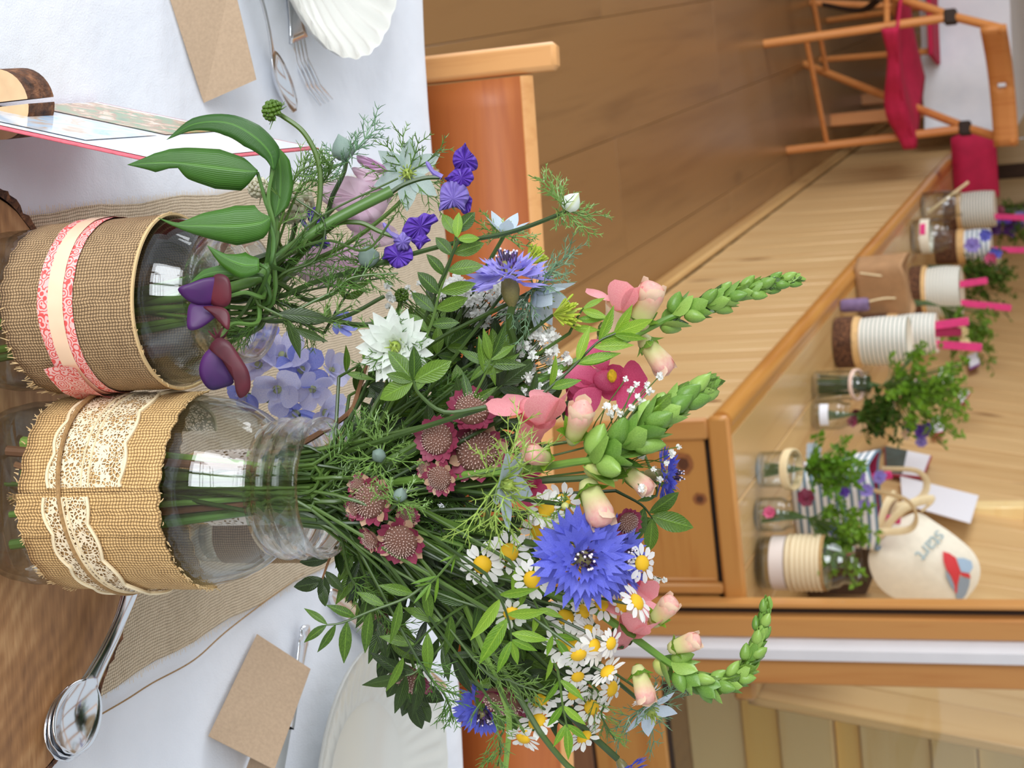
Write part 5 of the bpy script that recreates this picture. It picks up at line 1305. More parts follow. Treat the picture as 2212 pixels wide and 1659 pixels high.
for q in (((600,560),(660,520),(720,470)), ((610,600),(700,560),(800,520)), ((600,640),(700,620),(830,600)), ((590,680),(680,700),(760,660)), ((640,420),(700,390),(720,350)), ((560,700),(520,720),(480,735)), ((600,500),(640,380),(700,350)), ((700,640),(760,600),(860,590)), ((560,650),(620,660),(700,740))):
    fern_sprig(q, random.uniform(.77, .80), 66, 20, 'feather', JA, 'fine feathery green foliage sprig among the stems of the ribbon jar', 'feathery foliage sprigs in the ribbon jar')
for q, L in ((((600,560),(690,470),(860,385)), 0), (((590,570),(700,520),(790,540),(850,470)), 0), (((600,600),(680,560),(700,480),(640,430)), 0)):
    t = mk_thing('tendril', 'thin curling green tendril over the ribbon jar', 'stem', JA, 'curling tendrils over the ribbon jar'); mo, bo = stem_A(None)
    do_stem(t, crom([at(x, y, .772) for x, y in reversed(q)] + [mo, bo], 7), .0005, .0009, 'stem')
sprig([(560,660), (620,690), (640,720)], [(.3,120,20),(.5,90,-30),(.8,80,40)], .768, 'leaf_dark', 'grey-green strap leaves beside the maroon sweet peas', jc=JA, shape=LEAF)
sprig([(700,720), (740,650), (760,620)], pinnate(3, 60, 40), .81, 'leaf', 'green leaflets between the two jar posies', jc=JA, shape=LEAF)
# lower stems in the ribbon jar
for i, (y, r) in enumerate(((625, .0026), (690, .0030), (705, .0022), (770, .0030), (800, .0026))):
    a = (y-655)/185; t = mk_thing('cut_stalk', 'green cut flower stems standing in the foot of the ribbon jar', 'stem', JA, 'cut stems in the foot of the ribbon jar')
    do_stem(t, [JA + V((.01*a, 0, .135)), JA + V((.022*a, -.008, .06)), JA + V((.030*a, -.016+.006*(i % 2), .012))], .0013, r*.7, 'stem', n=8)

# ================================================================== small posies behind the jars
def mini_jar(label, c, r, h, wrap, lace=None):
    prof = [(.0, .001), (r*.8, .0005), (r*.97, .004), (r, .010), (r, h*.84), (r*.9, h*.89), (r*.82, h*.92), (r*.84, h*.95), (r*.8, h*.975), (r*.82, h)]
    j = jar('glass_jar', label, c, prof, .0018)
    g = band(c, r+.0009, h*.22, h*.82, n=48, m=4); part('burlap_wrap', g, M[wrap], j)
    if lace:
        g = band(c, r+.0018, h*.30, h*.64, n=64, m=4, e1=scal(.3, .0016), e0=lambda a: -scal(.3, .0016)(a)); part('lace_band', g, M['lace_white'], j)
    return j
JC = V((.053, .862, TZ+.003)); JD = V((.084, .905, TZ+.003))
mini_jar('small glass jar with burlap and white lace seen through the lace jar', JC, .0200, .125, 'burlap', True)
mini_jar('small glass jar with a plain open burlap wrap behind the lace jar', JD, .0165, .095, 'burlap_grey')
def delph(label, pts, s, root):
    t = thing('delphinium', label, 'flower', JC + V((0, 0, .012)))
    for i, (x, y, R, d, mt) in enumerate(pts):
        Mh = head_frame(x, y, s + random.uniform(-.008, .008), d, None, R*s/FPX)
        g0 = shp('eye', lambda: (lambda g: (g.ball((0, 0, .05), .16, 8, 5), g)[1])(MB()), 'nig_white'); h = place('eye', g0, t, Mh)
        pm = shp('sepal', lambda: leaf_shape(.42, .55, 7, .10, -.15, .6), mt)
        for k in range(5): link('sepal', pm, h, Matrix.Rotation(2*PI*k/5+random.uniform(-.15, .15), 4, 'Z') @ Matrix.Translation((.05, 0, 0)) @ Matrix.Rotation(random.uniform(-.65, .05), 4, 'Y') @ Matrix.Rotation(random.uniform(-.4, .4), 4, 'X') @ Matrix.Scale(random.uniform(.85, 1.05), 4))
        pm = shp('sepal', lambda: leaf_shape(.42, .55, 7, .10, -.15, .6), 'delph')
        for k in range(3): link('petal', pm, h, Matrix.Rotation(2*PI*k/3, 4, 'Z') @ Matrix.Rotation(-1.0+random.uniform(-.2, .2), 4, 'Y') @ Matrix.Scale(.5, 4))
    c0 = [at(p[0], p[1], s+.006) for p in pts]; mouth = JC + V((0, 0, .125))
    do_stem(t, crom([c0[-1], c0[len(c0)//2], at(*root, s), mouth, JC + V((.004, 0, .012))], 7), .0012, .0018)
delph('pale blue delphinium florets crowded between the two wrapped jars', [(560,790,62,(-.3,-.3,.8),'delph'), (610,770,68,(.0,-.5,.8),'delph'), (600,840,66,(-.2,.3,.8),'delph'), (650,800,64,(.4,-.3,.8),'delph_deep'), (675,840,56,(.3,.3,.8),'delph'), (640,890,62,(-.2,.6,.6),'delph_deep'), (700,890,58,(.5,.4,.6),'delph'), (570,735,40,(-.3,-.6,.5),'delph_deep'), (715,800,48,(.6,-.2,.6),'delph'), (735,705,36,(.6,-.4,.5),'delph_deep'), (530,850,48,(-.4,.5,.5),'delph_deep')], .90, (640, 940))

# ================================================================== things on the bench
def bpl(x, y, xb):       # where the pixel's ray meets the upright plane xb deep into the bench
    d = ray(x, y); return CAM + d*(((BO + E2*xb - CAM).dot(E2))/d.dot(E2))
def bseat(x, y, z=SEAT+.002): return onz(x, y, z)
def bjar(label, c, r, h, group=None, neck=.8):
    prof = [(.0, .001), (r*.8, .0005), (r*.97, .004), (r, .010), (r, h*.70), (r*.93, h*.80), (r*neck, h*.86), (r*(neck+.03), h*.90), (r*neck, h*.95), (r*(neck+.02), h)]
    return jar('glass_jar', label, c, prof, .0025, group)
def posy(label, c, h0, reach, n, blooms, lean=(0, 0), dens=1.0):
    """loose small posy standing in a jar at c: leaves as one mesh, each bloom a part"""
    t = thing('flower_posy', label, 'posy', c + V((0, 0, .012))); g = MB(); g2 = MB(); top = c + V((lean[0], lean[1], h0))
    for i in range(n):
        a = random.uniform(0, 6.28); f = random.random(); p = top + V((math.cos(a)*reach*.75*f, math.sin(a)*reach*.75*f, random.uniform(-.25, 1.0)*reach*.8)) + V((lean[0], lean[1], 0))*.6*f
        q = c + V((random.uniform(-.015, .015), random.uniform(-.015, .015), .012)); g2.tube(crom([q, c + V((lean[0]*.2, lean[1]*.2, h0*.75)), p], 3), .0012, 4, False)
        for k in range(int(14*dens)):
            d = V((random.uniform(-1, 1), random.uniform(-1, 1), random.uniform(-.6, 1))).normalized(); pp = p - (p-top)*random.uniform(0, .45); L = random.uniform(.010, .024); o_ = d.orthogonal().normalized()
            g.add([pp, pp + d*L*.5 + o_*L*.26, pp + d*L, pp + d*L*.5 - o_*L*.26], [(0, 1, 2, 3)])
    part('foliage', g, M['leaf'] if n % 2 else M['leaf_bright'], t, False, kind='stuff'); part('stems', g2, M['stem'], t, kind='stuff')
    for (P, R, mt) in blooms:
        P = P + (CAM-P).normalized()*reach*.8
        pm = shp('petal', ROUND, mt); me = shp('eye', lambda: (lambda g: (g.ball((0, 0, .05), .28, 8, 5), g)[1])(MB()), 'yellow' if mt == 'white_petal' else mt)
        h = place('bloom', me, t, frame(P, (CAM-P).normalized() + V((random.uniform(-.5, .5), random.uniform(-.5, .5), random.uniform(-.2, .6))), random.uniform(0, 6), R))
        for k in range(7): link('petal', pm, h, Matrix.Rotation(k*.9, 4, 'Z') @ Matrix.Translation((.15, 0, 0)) @ Matrix.Rotation(random.uniform(-.7, 0), 4, 'Y') @ Matrix.Diagonal((.85, 1.4, .8, 1)))
    return t
def stripe_mat(name, c1, c2, pitch, duty=.72):
    k = N(name); sx = k.node('ShaderNodeSeparateXYZ', i_0=k.node('ShaderNodeTexCoord').outputs['UV']).outputs[1]
    f = k.math('GREATER_THAN', k.math('FRACT', k.math('MULTIPLY', sx, 1/pitch)), duty); k.base(k.mix(f, lin(c1), lin(c2)), .8); return k.m
M['stripe'] = stripe_mat('cream_green_stripe', (240,236,226), (118,140,130), .0105, .70)
M['stripe_blue'] = stripe_mat('blue_white_stripe', (236,240,244), (104,136,156), .016, .58)
M['pink'] = plain('magenta_felt', (214,56,120), .8, .1, 60)
M['pink_dark'] = plain('magenta_lining', (150,28,70), .85, .1, 60)
M['canvas'] = plain('cream_canvas', (236,228,208), .9, .04, 60)
M['strap'] = plain('cream_cotton_tape', (234,214,170), .8, .05, 80)
M['kraftbag'] = plain('brown_kraft_bag', (172,132,92), .85, .1, 40)
M['paper'] = plain('white_paper', (236,238,246), .6)
M['redcover'] = plain('crimson_cover', (170,44,74), .5)
M['redcloth'] = plain('crimson_cloth', (190,28,72), .85, .12, 25)
M['lilac_cloth'] = plain('lilac_ribbon', (126,104,140), .8, .2, 80)
M['log_disc'] = plain('amber_log_face', (222,182,124), .6, .12, 60)
M['dark_block'] = plain('dark_brown', (70,48,32), .8, .2, 40)

# burlap-wrapped jar at the end of the bench
c = bseat(1627, 1236); c = c + E1*.055
j = bjar('large glass jar with a corded cream band standing by the door post', c, .052, .195, neck=.78)
g = band(c, .0532, .030, .058, n=40, m=2); part('paper_band', g, plain('white_tissue', (228,216,208), .8), j)
g = MB(); prof = []
for i in range(15): prof += [(.0545 + (.0022 if i % 2 else 0), .060 + .0048*i)]
g.lathe(prof, 48, Matrix.Translation(c)); part('corded_band', g, M['cream'], j)
for z in (.062, .127):
    g = band(c, .0550, z, z+.008, n=40, m=1); part('burlap_edge', g, M['burlap'], j)
# two small posy jars
c2 = bseat(1632, 1024) + E1*.03
j = bjar('small glass jar with a wide cream ribbon under a leafy posy', c2, .036, .078)
g = MB(); Mx = Matrix.Translation(c2) @ Matrix.Rotation(.22, 4, 'X'); g.lathe([(.038, .062), (.041, .0625), (.042, .07), (.041, .078), (.038, .0785)], 40, Mx); part('ribbon', g, M['strap'], j)
posy('leafy posy with pale pink and white blossoms in the cream-ribboned jar', c2, .12, .105, 46, [(at(1755,975,3.52),.020,'nig_blue'), (at(1765,1000,3.5),.018,'nig_blue'), (at(1740,1075,3.5),.020,'astr'), (at(1782,1008,3.5),.018,'pea_lilac'), (at(1800,1020,3.5),.016,'nig_blue'), (at(1725,1005,3.5),.014,'pea_pink')])
c3 = bseat(1627, 1122) + E1*.03
j = bjar('small glass jar with a pink bud resting against its side', c3, .034, .070)
t = posy('loose posy with violet spikes leaning against the striped bag', c3, .135, .12, 40, [(at(1662,1108,3.42),.014,'snap_deep'), (at(1855,1030,3.6),.016,'lark_pale'), (at(1872,1060,3.6),.016,'lark_pale'), (at(1900,1030,3.6),.016,'lark_pale'), (at(1822,1062,3.55),.014,'lark'), (at(1868,1090,3.6),.014,'lark_pale'), (at(1802,1142,3.5),.018,'corn'), (at(1848,1140,3.5),.014,'snap_pink'), (at(1832,1185,3.5),.016,'snap_deep'), (at(1790,1180,3.5),.012,'snap_cream')], lean=(.04, .02))
# striped bag
def gift_bag(name, label, c, w_, d_, h, mat, lining, flare=.15, rz=0.0, handle=True, sticks=(), group=None):
    t = thing(name, label, 'bag', c, group); ex = V((math.cos(rz), math.sin(rz), 0)); ey = V((-ex.y, ex.x, 0)); g = MB()
    def fn(u, v):
        a = 2*PI*u; k = 1 + flare*(v-.3); cx = abs(math.cos(a))**.45*math.copysign(1, math.cos(a)); cy = abs(math.sin(a))**.45*math.copysign(1, math.sin(a))
        return c + ex*cx*w_/2*k + ey*cy*d_/2*k + V((0, 0, h*v + .006*math.sin(a*3)*v))
    g.grid(fn, 40, 12, (1, h), closeu=True); o = part('body', g, mat, t); solidify(o, .0016)
    g = MB(); g.grid(lambda u, v: c + (fn(u, .97) - c - V((0, 0, (fn(u, .97)-c).z)))*(.96-.25*v) + V((0, 0, (fn(u, .97)-c).z - .05*v)), 40, 3, closeu=True); part('lining', g, lining, t)
    if handle:
        for s in (-1, 1):
            p = c + ey*s*d_*.5*(1+flare*.6) + V((0, 0, h)); g = MB(); pts = crom([p - ex*w_*.28, p - ex*w_*.2 + V((0, 0, .07)) + ey*s*.02, p + V((0, 0, .09)) + ey*s*.03, p + ex*w_*.2 + V((0, 0, .07)) + ey*s*.02, p + ex*w_*.28], 6); g.tube(pts, .008, 6, flat=.3); part('handle', g, M['strap'], t)
    for (dx, L, mt) in sticks:
        p = c + ex*dx + V((0, 0, h*.9)); g = MB(); g.box((-.009, -.003, 0), (.009, .003, L), .002, Matrix.Translation(p) @ Matrix.Rotation(rz, 4, 'Z') @ Matrix.Rotation(dx*3, 4, 'Y')); part('felt_strip', g, M[mt], t)
    return t
c = bseat(1700, 1055) + E1*.10 + E2*.06
gift_bag('striped_bag', 'blue and white striped cotton bag with magenta lining and cream handles', c, .17, .11, .175, M['stripe_blue'], M['pink_dark'], .3, .3, True, ((-.05, .05, 'pink'), (.04, .06, 'pink')))
# tall jar posy further along, with its neighbours
c4 = bseat(1752, 842) + E1*.035
j = bjar('clear glass jar full of green stems tied with a pink ribbon', c4, .035, .125)
g = MB(); Mx = Matrix.Translation(c4) @ Matrix.Rotation(.3, 4, 'X'); g.lathe([(.033, .105), (.036, .106), (.036, .113), (.033, .114)], 36, Mx); part('ribbon', g, plain('blush_ribbon', (236,206,190), .6), j)
g = MB()
for k in range(30):
    a = k*2.4; r = .028*math.sqrt((k+.5)/30); g.tube([c4 + V((r*math.cos(a), r*math.sin(a), .012)), c4 + V((r*.7*math.cos(a+.5), r*.7*math.sin(a+.5), .13))], .0018, 5, False)
solo('stalk_bundle', g, M['stem'], 'bundle of bright green stems inside the pink-ribboned jar', 'stems', c4 + V((0, 0, .012)), kind='stuff')
posy('wide leafy posy with white daisies and violet spikes in the pink-ribboned jar', c4, .21, .175, 96, [(at(1917,876,4.1),.021,'white_petal'), (at(2040,812,4.15),.024,'nig_white'), (at(2008,848,4.15),.018,'nig_blue'), (at(1966,918,4.1),.018,'lark'), (at(1990,932,4.1),.020,'lark'), (at(2005,925,4.1),.016,'lark'), (at(1955,940,4.1),.014,'snap_pale'), (at(1955,822,4.1),.016,'pea_pink'), (at(1975,830,4.1),.014,'pea_pink'), (at(1990,955,4.1),.015,'lark_pale')], lean=(.02, .0))
c5 = bseat(1752, 905) + E1*.03
j = bjar('low glass jar with a white label behind the striped bag', c5, .034, .085); g = band(c5, .0352, .020, .040, -2.4, -.9, 20, 2); part('paper_label', g, M['paper'], j)
posy('dark leafy posy with wine-red buds behind the striped bag', c5, .13, .10, 41, [(at(1842,912,4.1),.016,'astr'), (at(1880,890,4.1),.014,'astr'), (at(1850,895,4.1),.014,'pea_dark')])
# striped pouches on log rounds
def stack(label_log, label_bag, c, r, hl, hb, mat='stripe', tall=.0, group=None, sticks=()):
    t = thing('log_round', label_log, 'log', c, None)
    g = MB(); g.lathe([(.001, 0), (r*1.05, 0), (r*1.07, hl*.5), (r*1.05, hl*.75)], 30, Matrix.Translation(c), lambda an, z: 1+.03*math.sin(an*7)+.02*math.sin(an*17)); part('bark', g, M['bark'], t)
    g = MB(); g.lathe([(r*1.05, hl*.75), (r*1.06, hl*.8), (r*1.04, hl), (.001, hl)], 30, Matrix.Translation(c)); part('cut_face', g, M['log_disc'], t)
    cb = c + V((0, 0, hl+.001)); t = thing('striped_pouch', label_bag, 'pouch', cb, group); g = MB(); n = int(hb/.0105); prof = []
    for i in range(n*4+1):
        z = hb*i/(n*4); prof.append((r*(.94+.05*math.sin(PI*z/hb)) + .0012*abs(math.sin(PI*z/.0105)), z))
    g.lathe(prof, 36, Matrix.Translation(cb), lambda an, z: 1+.02*math.sin(an*3)); part('body', g, M[mat], t)
    g = MB(); g.lathe([(r*.93, hb), (r*.6, hb*.97), (.001, hb*.95)], 30, Matrix.Translation(cb)); part('folded_top', g, M['canvas'], t)
    for (dx, L, mt) in sticks:
        g = MB(); p = cb + E2*dx + V((0, 0, hb*.93)); g.box((-.011, -.003, 0), (.011, .003, L), .002, Matrix.Translation(p) @ Matrix.Rotation(dx*4, 4, 'Y')); part('felt_strip', g, M[mt], t)
cS = bseat(1800, 752) + E1*.06
stack('bark-edged log round beside the pink-ribboned jar', 'cream and green striped pouch on the bark-edged log round', cS, .060, .060, .115)
cS2 = cS + E1*.34 + E2*.06
stack('log round behind the larger striped pouch', 'striped pouch with magenta felt strips behind the larger pouch', cS2, .055, .10, .10, sticks=((-.02, .09, 'pink'), (.03, .12, 'pink'), (.0, .07, 'pink_dark')))
cS3 = bseat(1966, 640) + E1*.05
stack('log round beside the brown kraft bag', 'tall striped pouch beside the brown kraft bag', cS3, .082, .05, .105, sticks=((-.02, .09, 'pink'), (.04, .16, 'pink')))
cS4 = bseat(2040, 462) + E1*.05
stack('log round in front of the crimson cushion', 'striped pouch in front of the crimson cushion', cS4, .07, .06, .12, sticks=((.03, .12, 'pink'),))
cS5 = bseat(2020, 540) + E1*.05
stack('log round beneath the blue-striped pouch', 'blue-striped pouch among the violet blooms', cS5, .058, .10, .09, 'stripe_blue', sticks=((.02, .12, 'pink'),))
posy('green posy with yellow-green tips above the tall striped pouch', bseat(1985, 600) + E1*.15, .17, .17, 65, [(at(2100,530,5.9),.03,'lark_pale'), (at(2150,548,5.9),.024,'corn'), (at(2128,508,5.9),.024,'corn'), (at(2140,560,5.9),.024,'snap_deep'), (at(2155,565,5.9),.018,'snap_cream')], lean=(.04, 0))
posy('green posy behind the pouch with the felt strips', bseat(1900, 700) + E1*.3, .18, .15, 55, [(at(2080,715,4.9),.018,'snap_cream'), (at(2085,740,4.9),.016,'snap_cream')], lean=(.08, 0))
posy('purple blossom posy at the far end of the bench', bseat(2060, 470) + E1*.2, .18, .16, 51, [(at(2170,478,6.9),.034,'lark'), (at(2195,485,6.9),.034,'pea_purple'), (at(2150,495,6.9),.03,'pea_purple'), (at(2180,500,6.9),.03,'pea_purple'), (at(2205,470,6.9),.03,'lark_pale'), (at(2160,455,6.9),.022,'astr')], lean=(.05, 0))
# little kraft bag and ribbon roll
c = bseat(1850, 635) + E1*.06
t = gift_bag('kraft_bag', 'small brown kraft paper bag with string handles on the bench', c, .17, .10, .13, M['kraftbag'], M['kraftbag'], .05, .5, False)
g = MB()
for s in (-1, 1):
    p = c + V((.03*s, -.05, .10)); g.tube(crom([p, p + V((0, -.02, -.03)), p + V((.01*s, -.03, -.085))], 5), .0025, 5)
part('string', g, M['strap'], t)
cr = cS + E1*.09 - E2*.075 + V((0, 0, .001)); g = MB(); g.lathe([(.006, .0), (.015, .0), (.017, .008), (.017, .06), (.015, .068), (.006, .068)], 24, Matrix.Translation(cr), lambda an, z: 1+.05*math.sin(an*5+z*60)); solo('ribbon_roll', g, M['lilac_cloth'], 'rolled lilac ribbon standing beside the bark-edged log round', 'ribbon', cr)
# glass candle pot with cream wrap further along
c = bseat(1968, 530) + E1*.04 - E2*.02
j = bjar('glass jar with a cream tag and a pink corner before the blue-striped pouch', c, .055, .12); g = band(c, .0565, .03, .06, n=30, m=2); part('cream_wrap', g, M['canvas'], j); g = band(c, .0575, .032, .05, -2.3, -1.6, 10, 1); part('pink_corner', g, M['snap_x'] if 'snap_x' in M else M['pink'], j)
c = bseat(1990, 470) + E1*.04 - E2*.03
j = bjar('glass jar with a pale stick leaning in it near the front edge', c, .05, .13); 
g = MB(); g.tube([c + V((.02, 0, .02)), c + V((-.07, -.03, .16))], .005, 8); solo('wooden_stick', g, M['strap'], 'pale stick leaning out of the jar near the bench edge', 'stick', c + V((.02, 0, .02)))
# crimson cushion at the far end
c = bseat(2052, 372) + E1*.10
g = MB(); g.grid(lambda u, v: c + E2*(.135*math.cos(2*PI*u)*abs(math.cos(2*PI*u))**-.5*(1 if abs(math.cos(2*PI*u)) > 1e-6 else 0)*(1-.1*(2*v-1)**4)) + E1*(.055*math.sin(2*PI*u)*(1-(2*v-1)**4*.7)) + V((0, 0, .001+.17*v)), 40, 12, closeu=True)
solo('cushion', g, M['redcloth'], 'crimson cloth cushion propped at the far end of the bench', 'cushion', c)

# cream tote bag on an added dark block, booklets and papers against the back boards
s0 = 3.72
pc0 = at(1880, 1235, s0+.05)
g = MB(); g.box((-.12, -.06, 0), (.035, .07, pc0.z - SEAT - .006), .004, Matrix.Translation((pc0.x, pc0.y+.02, SEAT+.001)) @ Matrix.Rotation(TH, 4, 'Z'))
solo('dark_block', g, M['dark_block'], 'added dark block in the shaded space under the cream tote bag', 'dark_block', (pc0.x, pc0.y+.02, SEAT+.001), smooth=False)  # unseen support, coloured dark for the shaded space under the bag
tb_ = thing('tote_bag', 'cream canvas tote bag with a red and blue emblem slumped against the back boards', 'bag', pc0)
out = [(1876,1205),(1890,1170),(1915,1140),(1950,1118),(1985,1108),(2020,1128),(2060,1155),(2100,1190),(2117,1225),(2112,1260),(2090,1290),(2070,1312),(2010,1318),(1950,1300),(1910,1278),(1885,1245)]
g = patch(out, s0, 46, (.1, .0)); part('front', g, M['canvas'], tb_)
g = patch(out, s0+.001, -34, (.1, .0)); part('back', g, M['canvas'], tb_)
g = MB(); g.tube(crom([at(1900,1160,s0-.03), at(1925,1125,s0-.05), at(1955,1098,s0-.05), at(1990,1082,s0-.02), at(2015,1082,s0), at(1990,1105,s0)], 6), .011, 8, flat=.3); part('handle', g, M['strap'], tb_)
g = MB(); g.tube(crom([at(1895,1165,s0-.03), at(1905,1120,s0-.04), at(1918,1085,s0-.03), at(1935,1070,s0), at(1920,1120,s0)], 6), .010, 8, flat=.3); part('handle', g, M['strap'], tb_)
def bagq(x, y, off):
    # point on the domed front of the bag
    cx = sum(p[0] for p in out)/len(out); cy = sum(p[1] for p in out)/len(out)
    dd = math.hypot(x-cx, y-cy); an = math.atan2(y-cy, x-cx); best = 120
    for p in out:
        if abs((math.atan2(p[1]-cy, p[0]-cx)-an+PI) % (2*PI)-PI) < .25: best = math.hypot(p[0]-cx, p[1]-cy)
    r = min(1, dd/best); dz = 46*(1-r*r) - .1*(x-cx)
    return at(x, y, s0 - dz*s0/FPX - off)
def decal(nm, pl, mat, off=.004):
    g = MB(); n = len(pl); cx = sum(p[0] for p in pl)/n; cy = sum(p[1] for p in pl)/n
    vs = [bagq(cx, cy, off)] + [bagq(cx+(x-cx)*.5, cy+(y-cy)*.5, off) for x, y in pl] + [bagq(x, y, off) for x, y in pl]
    fs = [(0, 1+i, 1+(i+1) % n) for i in range(n)] + [(1+i, 1+n+i, 1+n+(i+1) % n, 1+(i+1) % n) for i in range(n)]
    g.add(vs, fs); part(nm, g, mat, tb_)
cq = lambda pts: [(1860+x/7.214, 1080+y/7.214) for x, y in pts]
mred, mblue, mgr = plain('print_red', (216,62,66), .8), plain('print_blue', (170,196,220), .8), plain('print_grey', (150,164,178), .8)
decal('emblem_red', cq([(1275,800),(1380,830),(1480,900),(1510,1000),(1550,1110),(1530,1220),(1500,1330),(1500,1450),(1470,1450),(1455,1320),(1400,1180),(1330,1080),(1290,960)]), mred, .006)
decal('emblem_red', cq([(1540,1120),(1690,1150),(1715,1225),(1560,1180)]), mred, .006)
decal('emblem_blue', cq([(1490,905),(1600,905),(1720,950),(1745,1050),(1690,1140),(1560,1120),(1525,1010)]), mblue, .005)
decal('emblem_blue', cq([(1530,1200),(1700,1230),(1690,1330),(1640,1470),(1560,1570),(1500,1590),(1480,1480),(1515,1340)]), mgr, .005)
decal('emblem_blue', cq([(1320,1090),(1400,1200),(1450,1330),(1465,1440),(1400,1350),(1335,1210)]), mgr, .0055)
fc = bpy.data.curves.new('lettering', 'FONT'); fc.body = 'start'; fc.size = .046; fc.extrude = .0005
fo = bpy.data.objects.new('lettering_source', fc)
dg = bpy.context.evaluated_depsgraph_get()
tm = bpy.data.meshes.new_from_object(fo); bpy.data.objects.remove(fo)
tm.materials.clear(); tm.materials.append(plain('print_letter', (156,176,178), .8))
pa = bagq(2026, 1143, .008); pb = bagq(1976, 1196, .008); xd = (pb-pa).normalized(); nd = (CAM-pa).normalized(); nd = (nd - xd*nd.dot(xd)).normalized(); yd = nd.cross(xd)
mt_ = Matrix(((xd.x, yd.x, nd.x, pa.x), (xd.y, yd.y, nd.y, pa.y), (xd.z, yd.z, nd.z, pa.z), (0, 0, 0, 1)))
link('lettering', tm, tb_, Matrix.Translation(-lp(tb_)) @ mt_)
def sheet(nm, label, cat, pts, xb, mat, cover=None, th=.006):
    P = [bpl(x, y, xb) for x, y in pts]; g = MB(); t = thing(nm, label, cat, P[0])
    nn = (P[1]-P[0]).cross(P[3]-P[0]).normalized(); nn = nn if nn.dot(CAM-P[0]) > 0 else -nn
    c0 = sum(P, V((0, 0, 0)))/4
    if cover:
        g.add([c0+(p-c0)*1.05 for p in P] + [c0+(p-c0)*1.05 - nn*th for p in P], [(0,1,2,3),(7,6,5,4),(0,4,5,1),(1,5,6,2),(2,6,7,3),(3,7,4,0)]); part('cover', g, cover, t, False)
    g = MB(); g.add([p+nn*.002 for p in P] + [p+nn*.0005 for p in P], [(0,1,2,3),(7,6,5,4),(0,4,5,1),(1,5,6,2),(2,6,7,3),(3,7,4,0)]); part('page', g, mat, t, False)
    return t, P, nn
t, P, nn = sheet('booklet', 'open booklet with crimson cover and dark picture leaning on the back boards', 'booklet', [(1912,965),(2010,985),(1992,1030),(1915,1022)], .555, M['paper'], M['redcover'])
g = MB(); q = [P[0]+nn*.003, P[0]+(P[1]-P[0])*.5+nn*.003, P[3]+(P[2]-P[3])*.45+nn*.003, P[3]+nn*.003]; g.add(q, [(0,1,2,3)]); part('picture', g, plain('dark_picture', (60,84,86), .4, .3, 30), t, False)
sheet('paper_sheet', 'blank white sheet of paper propped behind the cream tote bag', 'paper', [(1945,1030),(2114,1072),(2096,1132),(1950,1090)], .553, M['paper'], None)
sheet('booklet', 'crimson-edged booklet half hidden by the wide leafy posy', 'booklet', [(2010,905),(2032,900),(2040,930),(2015,938)], .556, M['paper'], M['redcover'])
sheet('booklet', 'crimson-edged booklet behind the pouch with felt strips', 'booklet', [(2070,850),(2085,838),(2095,848),(2075,875)], .556, M['paper'], M['redcover'])
sheet('booklet', 'purple-edged booklet leaning by the green posy', 'booklet', [(2090,770),(2112,760),(2116,785),(2095,795)], .556, M['paper'], plain('purple_cover', (130,60,150), .5))

# ================================================================== folding chair and far table
F1 = onz(1650, 95, 0); F2 = onz(1700, 325, 0); WV = (F2-F1); DV = V((-WV.y, WV.x, 0)).normalized(); FM = (F1+F2)/2
fc_ = thing('folding_chair', 'folding beech chair with a slung crimson seat and curved backrest', 'chair', FM)
for F in (F1, F2):
    K = F + DV*.04 + V((0, 0, .66)); g = MB(); g.tube([F, F + DV*.02 + V((0, 0, .33)), K], .0155, 10); part('front_leg', g, M['chairwood'], fc_)
    g = MB(); g.tube([F + DV*.56, F + DV*.30 + V((0, 0, .33)), F + DV*.04 + V((0, 0, .66)) + V((.0, 0, 0)), F - DV*.07 + V((0, 0, .83))], .0155, 10); part('cross_leg', g, M['chairwood'], fc_)
    g = MB(); g.box((-.026, -.022, -.022), (.026, .022, .022), .006, Matrix.Translation(K + V((0, 0, -.01)))); part('bracket', g, M['dark'], fc_)
    g = MB(); g.tube([F + DV*.01 + V((0, 0, .435)), F + DV*.40 + V((0, 0, .40))], .011, 8); part('seat_rail', g, M['chairwood'], fc_)
g = MB(); g.tube([F1 + DV*.012 + V((0, 0, .15)), F2 + DV*.012 + V((0, 0, .15))], .0095, 8); part('rung', g, M['chairwood'], fc_)
g = MB(); g.tube([F1 + DV*.48 + V((0, 0, .10)), F2 + DV*.48 + V((0, 0, .10))], .0095, 8); part('rung', g, M['chairwood'], fc_)
g = MB(); g.tube([F1 + DV*.02 + V((0, 0, .43)), F2 + DV*.02 + V((0, 0, .43))], .011, 8); part('seat_bar', g, M['chairwood'], fc_)
g = MB(); g.tube([F1 + DV*.40 + V((0, 0, .41)), F2 + DV*.40 + V((0, 0, .41))], .011, 8); part('seat_bar', g, M['chairwood'], fc_)
sw = WV.normalized()
g = MB(); g.grid(lambda u, v: F1 - sw*.022 + (WV + sw*.044)*u + DV*(-.02 + .44*v) + V((0, 0, .475 - .05*math.sin(PI*u)*(.4+.6*math.sin(PI*v)) + .012*math.sin(v*9)*math.sin(PI*u))), 20, 14); o = part('seat', g, M['redcloth'], fc_); solidify(o, .01)
g = MB(); g.grid(lambda u, v: F1 - sw*.022 + (WV + sw*.044)*u + DV*(-.02 - .006*math.sin(u*20)) + V((0, 0, .475 - .045*math.sin(PI*u)*.4 - .055*v*(1-.3*math.sin(u*7)))), 24, 3); o = part('seat_hem', g, M['redcloth'], fc_); solidify(o, .006)
bkp = F1 - DV*.07
g = MB(); g.grid(lambda u, v: bkp - sw*.01 + (WV + sw*.02)*u - DV*(.0 - .075*math.sin(PI*u)) + V((0, 0, .755 + .085*v)) , 20, 3); hole_ = 20+11; del g.f[hole_], g.mi[hole_]; o = part('backrest', g, M['chairwood'], fc_); solidify(o, .02)
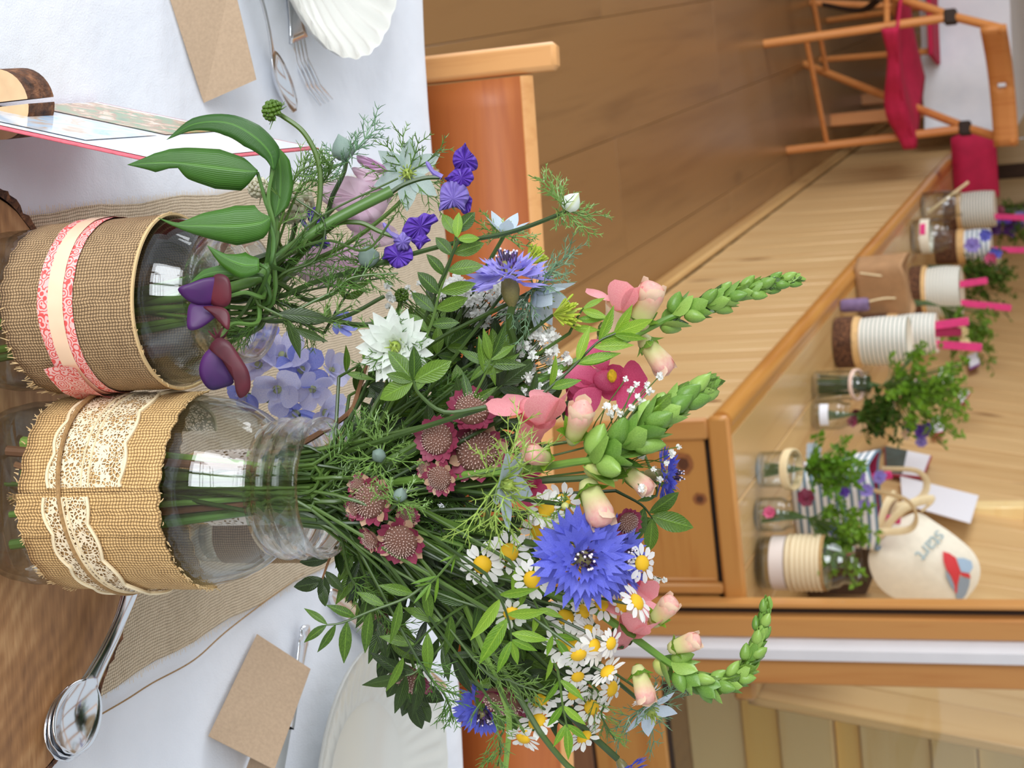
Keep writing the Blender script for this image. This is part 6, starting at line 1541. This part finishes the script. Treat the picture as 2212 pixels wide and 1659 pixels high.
g = MB(); g.tube(crom([F1 + DV*.36 + sw*.10 + V((0, 0, .36)), F1 + DV*.40 + sw*.16 + V((0, 0, .28)), F1 + DV*.44 + sw*.14 + V((0, 0, .14))], 6), .014, 8, flat=.3); part('strap', g, M['dark'], fc_)
# table with white cloth further back
g = MB()
def farcloth(u, v):
    x0, x1, y0, y1 = -2.6, -.93, 7.25, 8.3
    per = u*(x1-x0+y1-y0); 
    if per < x1-x0: p = V((x0+per, y0, 0))
    else: p = V((x1, y0+per-(x1-x0), 0))
    p.x -= .245*(p.y-7.25)
    return p + V((-.02+.012*math.sin(per*22)*(1-v), -.025*math.sin(per*19)*(1-v), .40+.36*v))
g.grid(farcloth, 120, 6); g.add([(-2.62, 7.25, .76), (-.95, 7.25, .76), (-1.207, 8.3, .76), (-2.877, 8.3, .76)], [(0, 1, 2, 3)])
solo('far_tablecloth', g, M['cloth'], 'white cloth hanging from the table behind the folding chair', 'tablecloth', (-1.7, 7.7, .40))
t = thing('far_table', 'table under the white cloth behind the folding chair', 'table', (-1.7, 7.7, 0)); g = MB(); g.box((-2.58, 7.28, .72), (-.99, 8.28, .755), 0, Matrix(((1, -.245, 0, .245*7.25), (0, 1, 0, 0), (0, 0, 1, 0), (0, 0, 0, 1)))); part('tabletop', g, M['honey_x'], t, False)
for x in (-2.5, -1.02):
    for y in (7.36, 8.2): g = MB(); g.box((x-.05-.245*(y-7.25), y-.025, 0), (x-.245*(y-7.25), y+.025, .72)); part('leg', g, M['chairwood'], t, False)
# second folding chair stands mostly behind the first
fd = thing('folding_chair', 'thin-legged folding chair half under the far white-clothed table', 'chair', (-1.62, 7.0, 0))
for (a, b) in (((-1.50, 6.95, 0), (-1.46, 7.12, .46)), ((-1.80, 6.95, 0), (-1.78, 7.12, .46)), ((-1.50, 7.35, 0), (-1.46, 7.10, .46)), ((-1.80, 7.35, 0), (-1.78, 7.10, .46)), ((-1.30, 7.15, 0), (-1.27, 7.05, .46))):
    g = MB(); g.tube([a, b], .013, 8); part('leg', g, M['chairwood'], fd)
g = MB(); g.box((-1.82, 6.98, .46), (-1.24, 7.22, .48), .005); part('seat', g, M['redcloth'], fd)
g = MB(); p = ony(2185, 385, 9.3); g.box((p.x-.07, 9.25, 0), (p.x+.0, 9.32, 2.4), .004); g.box((p.x+.14, 9.25, 0), (p.x+.17, 9.32, 2.4), .004)
o = solo('trim_2', g, M['dark_block'], None, None, (p.x, 9.3, 0)); o['kind'] = 'structure'
bpy.context.view_layer.update()
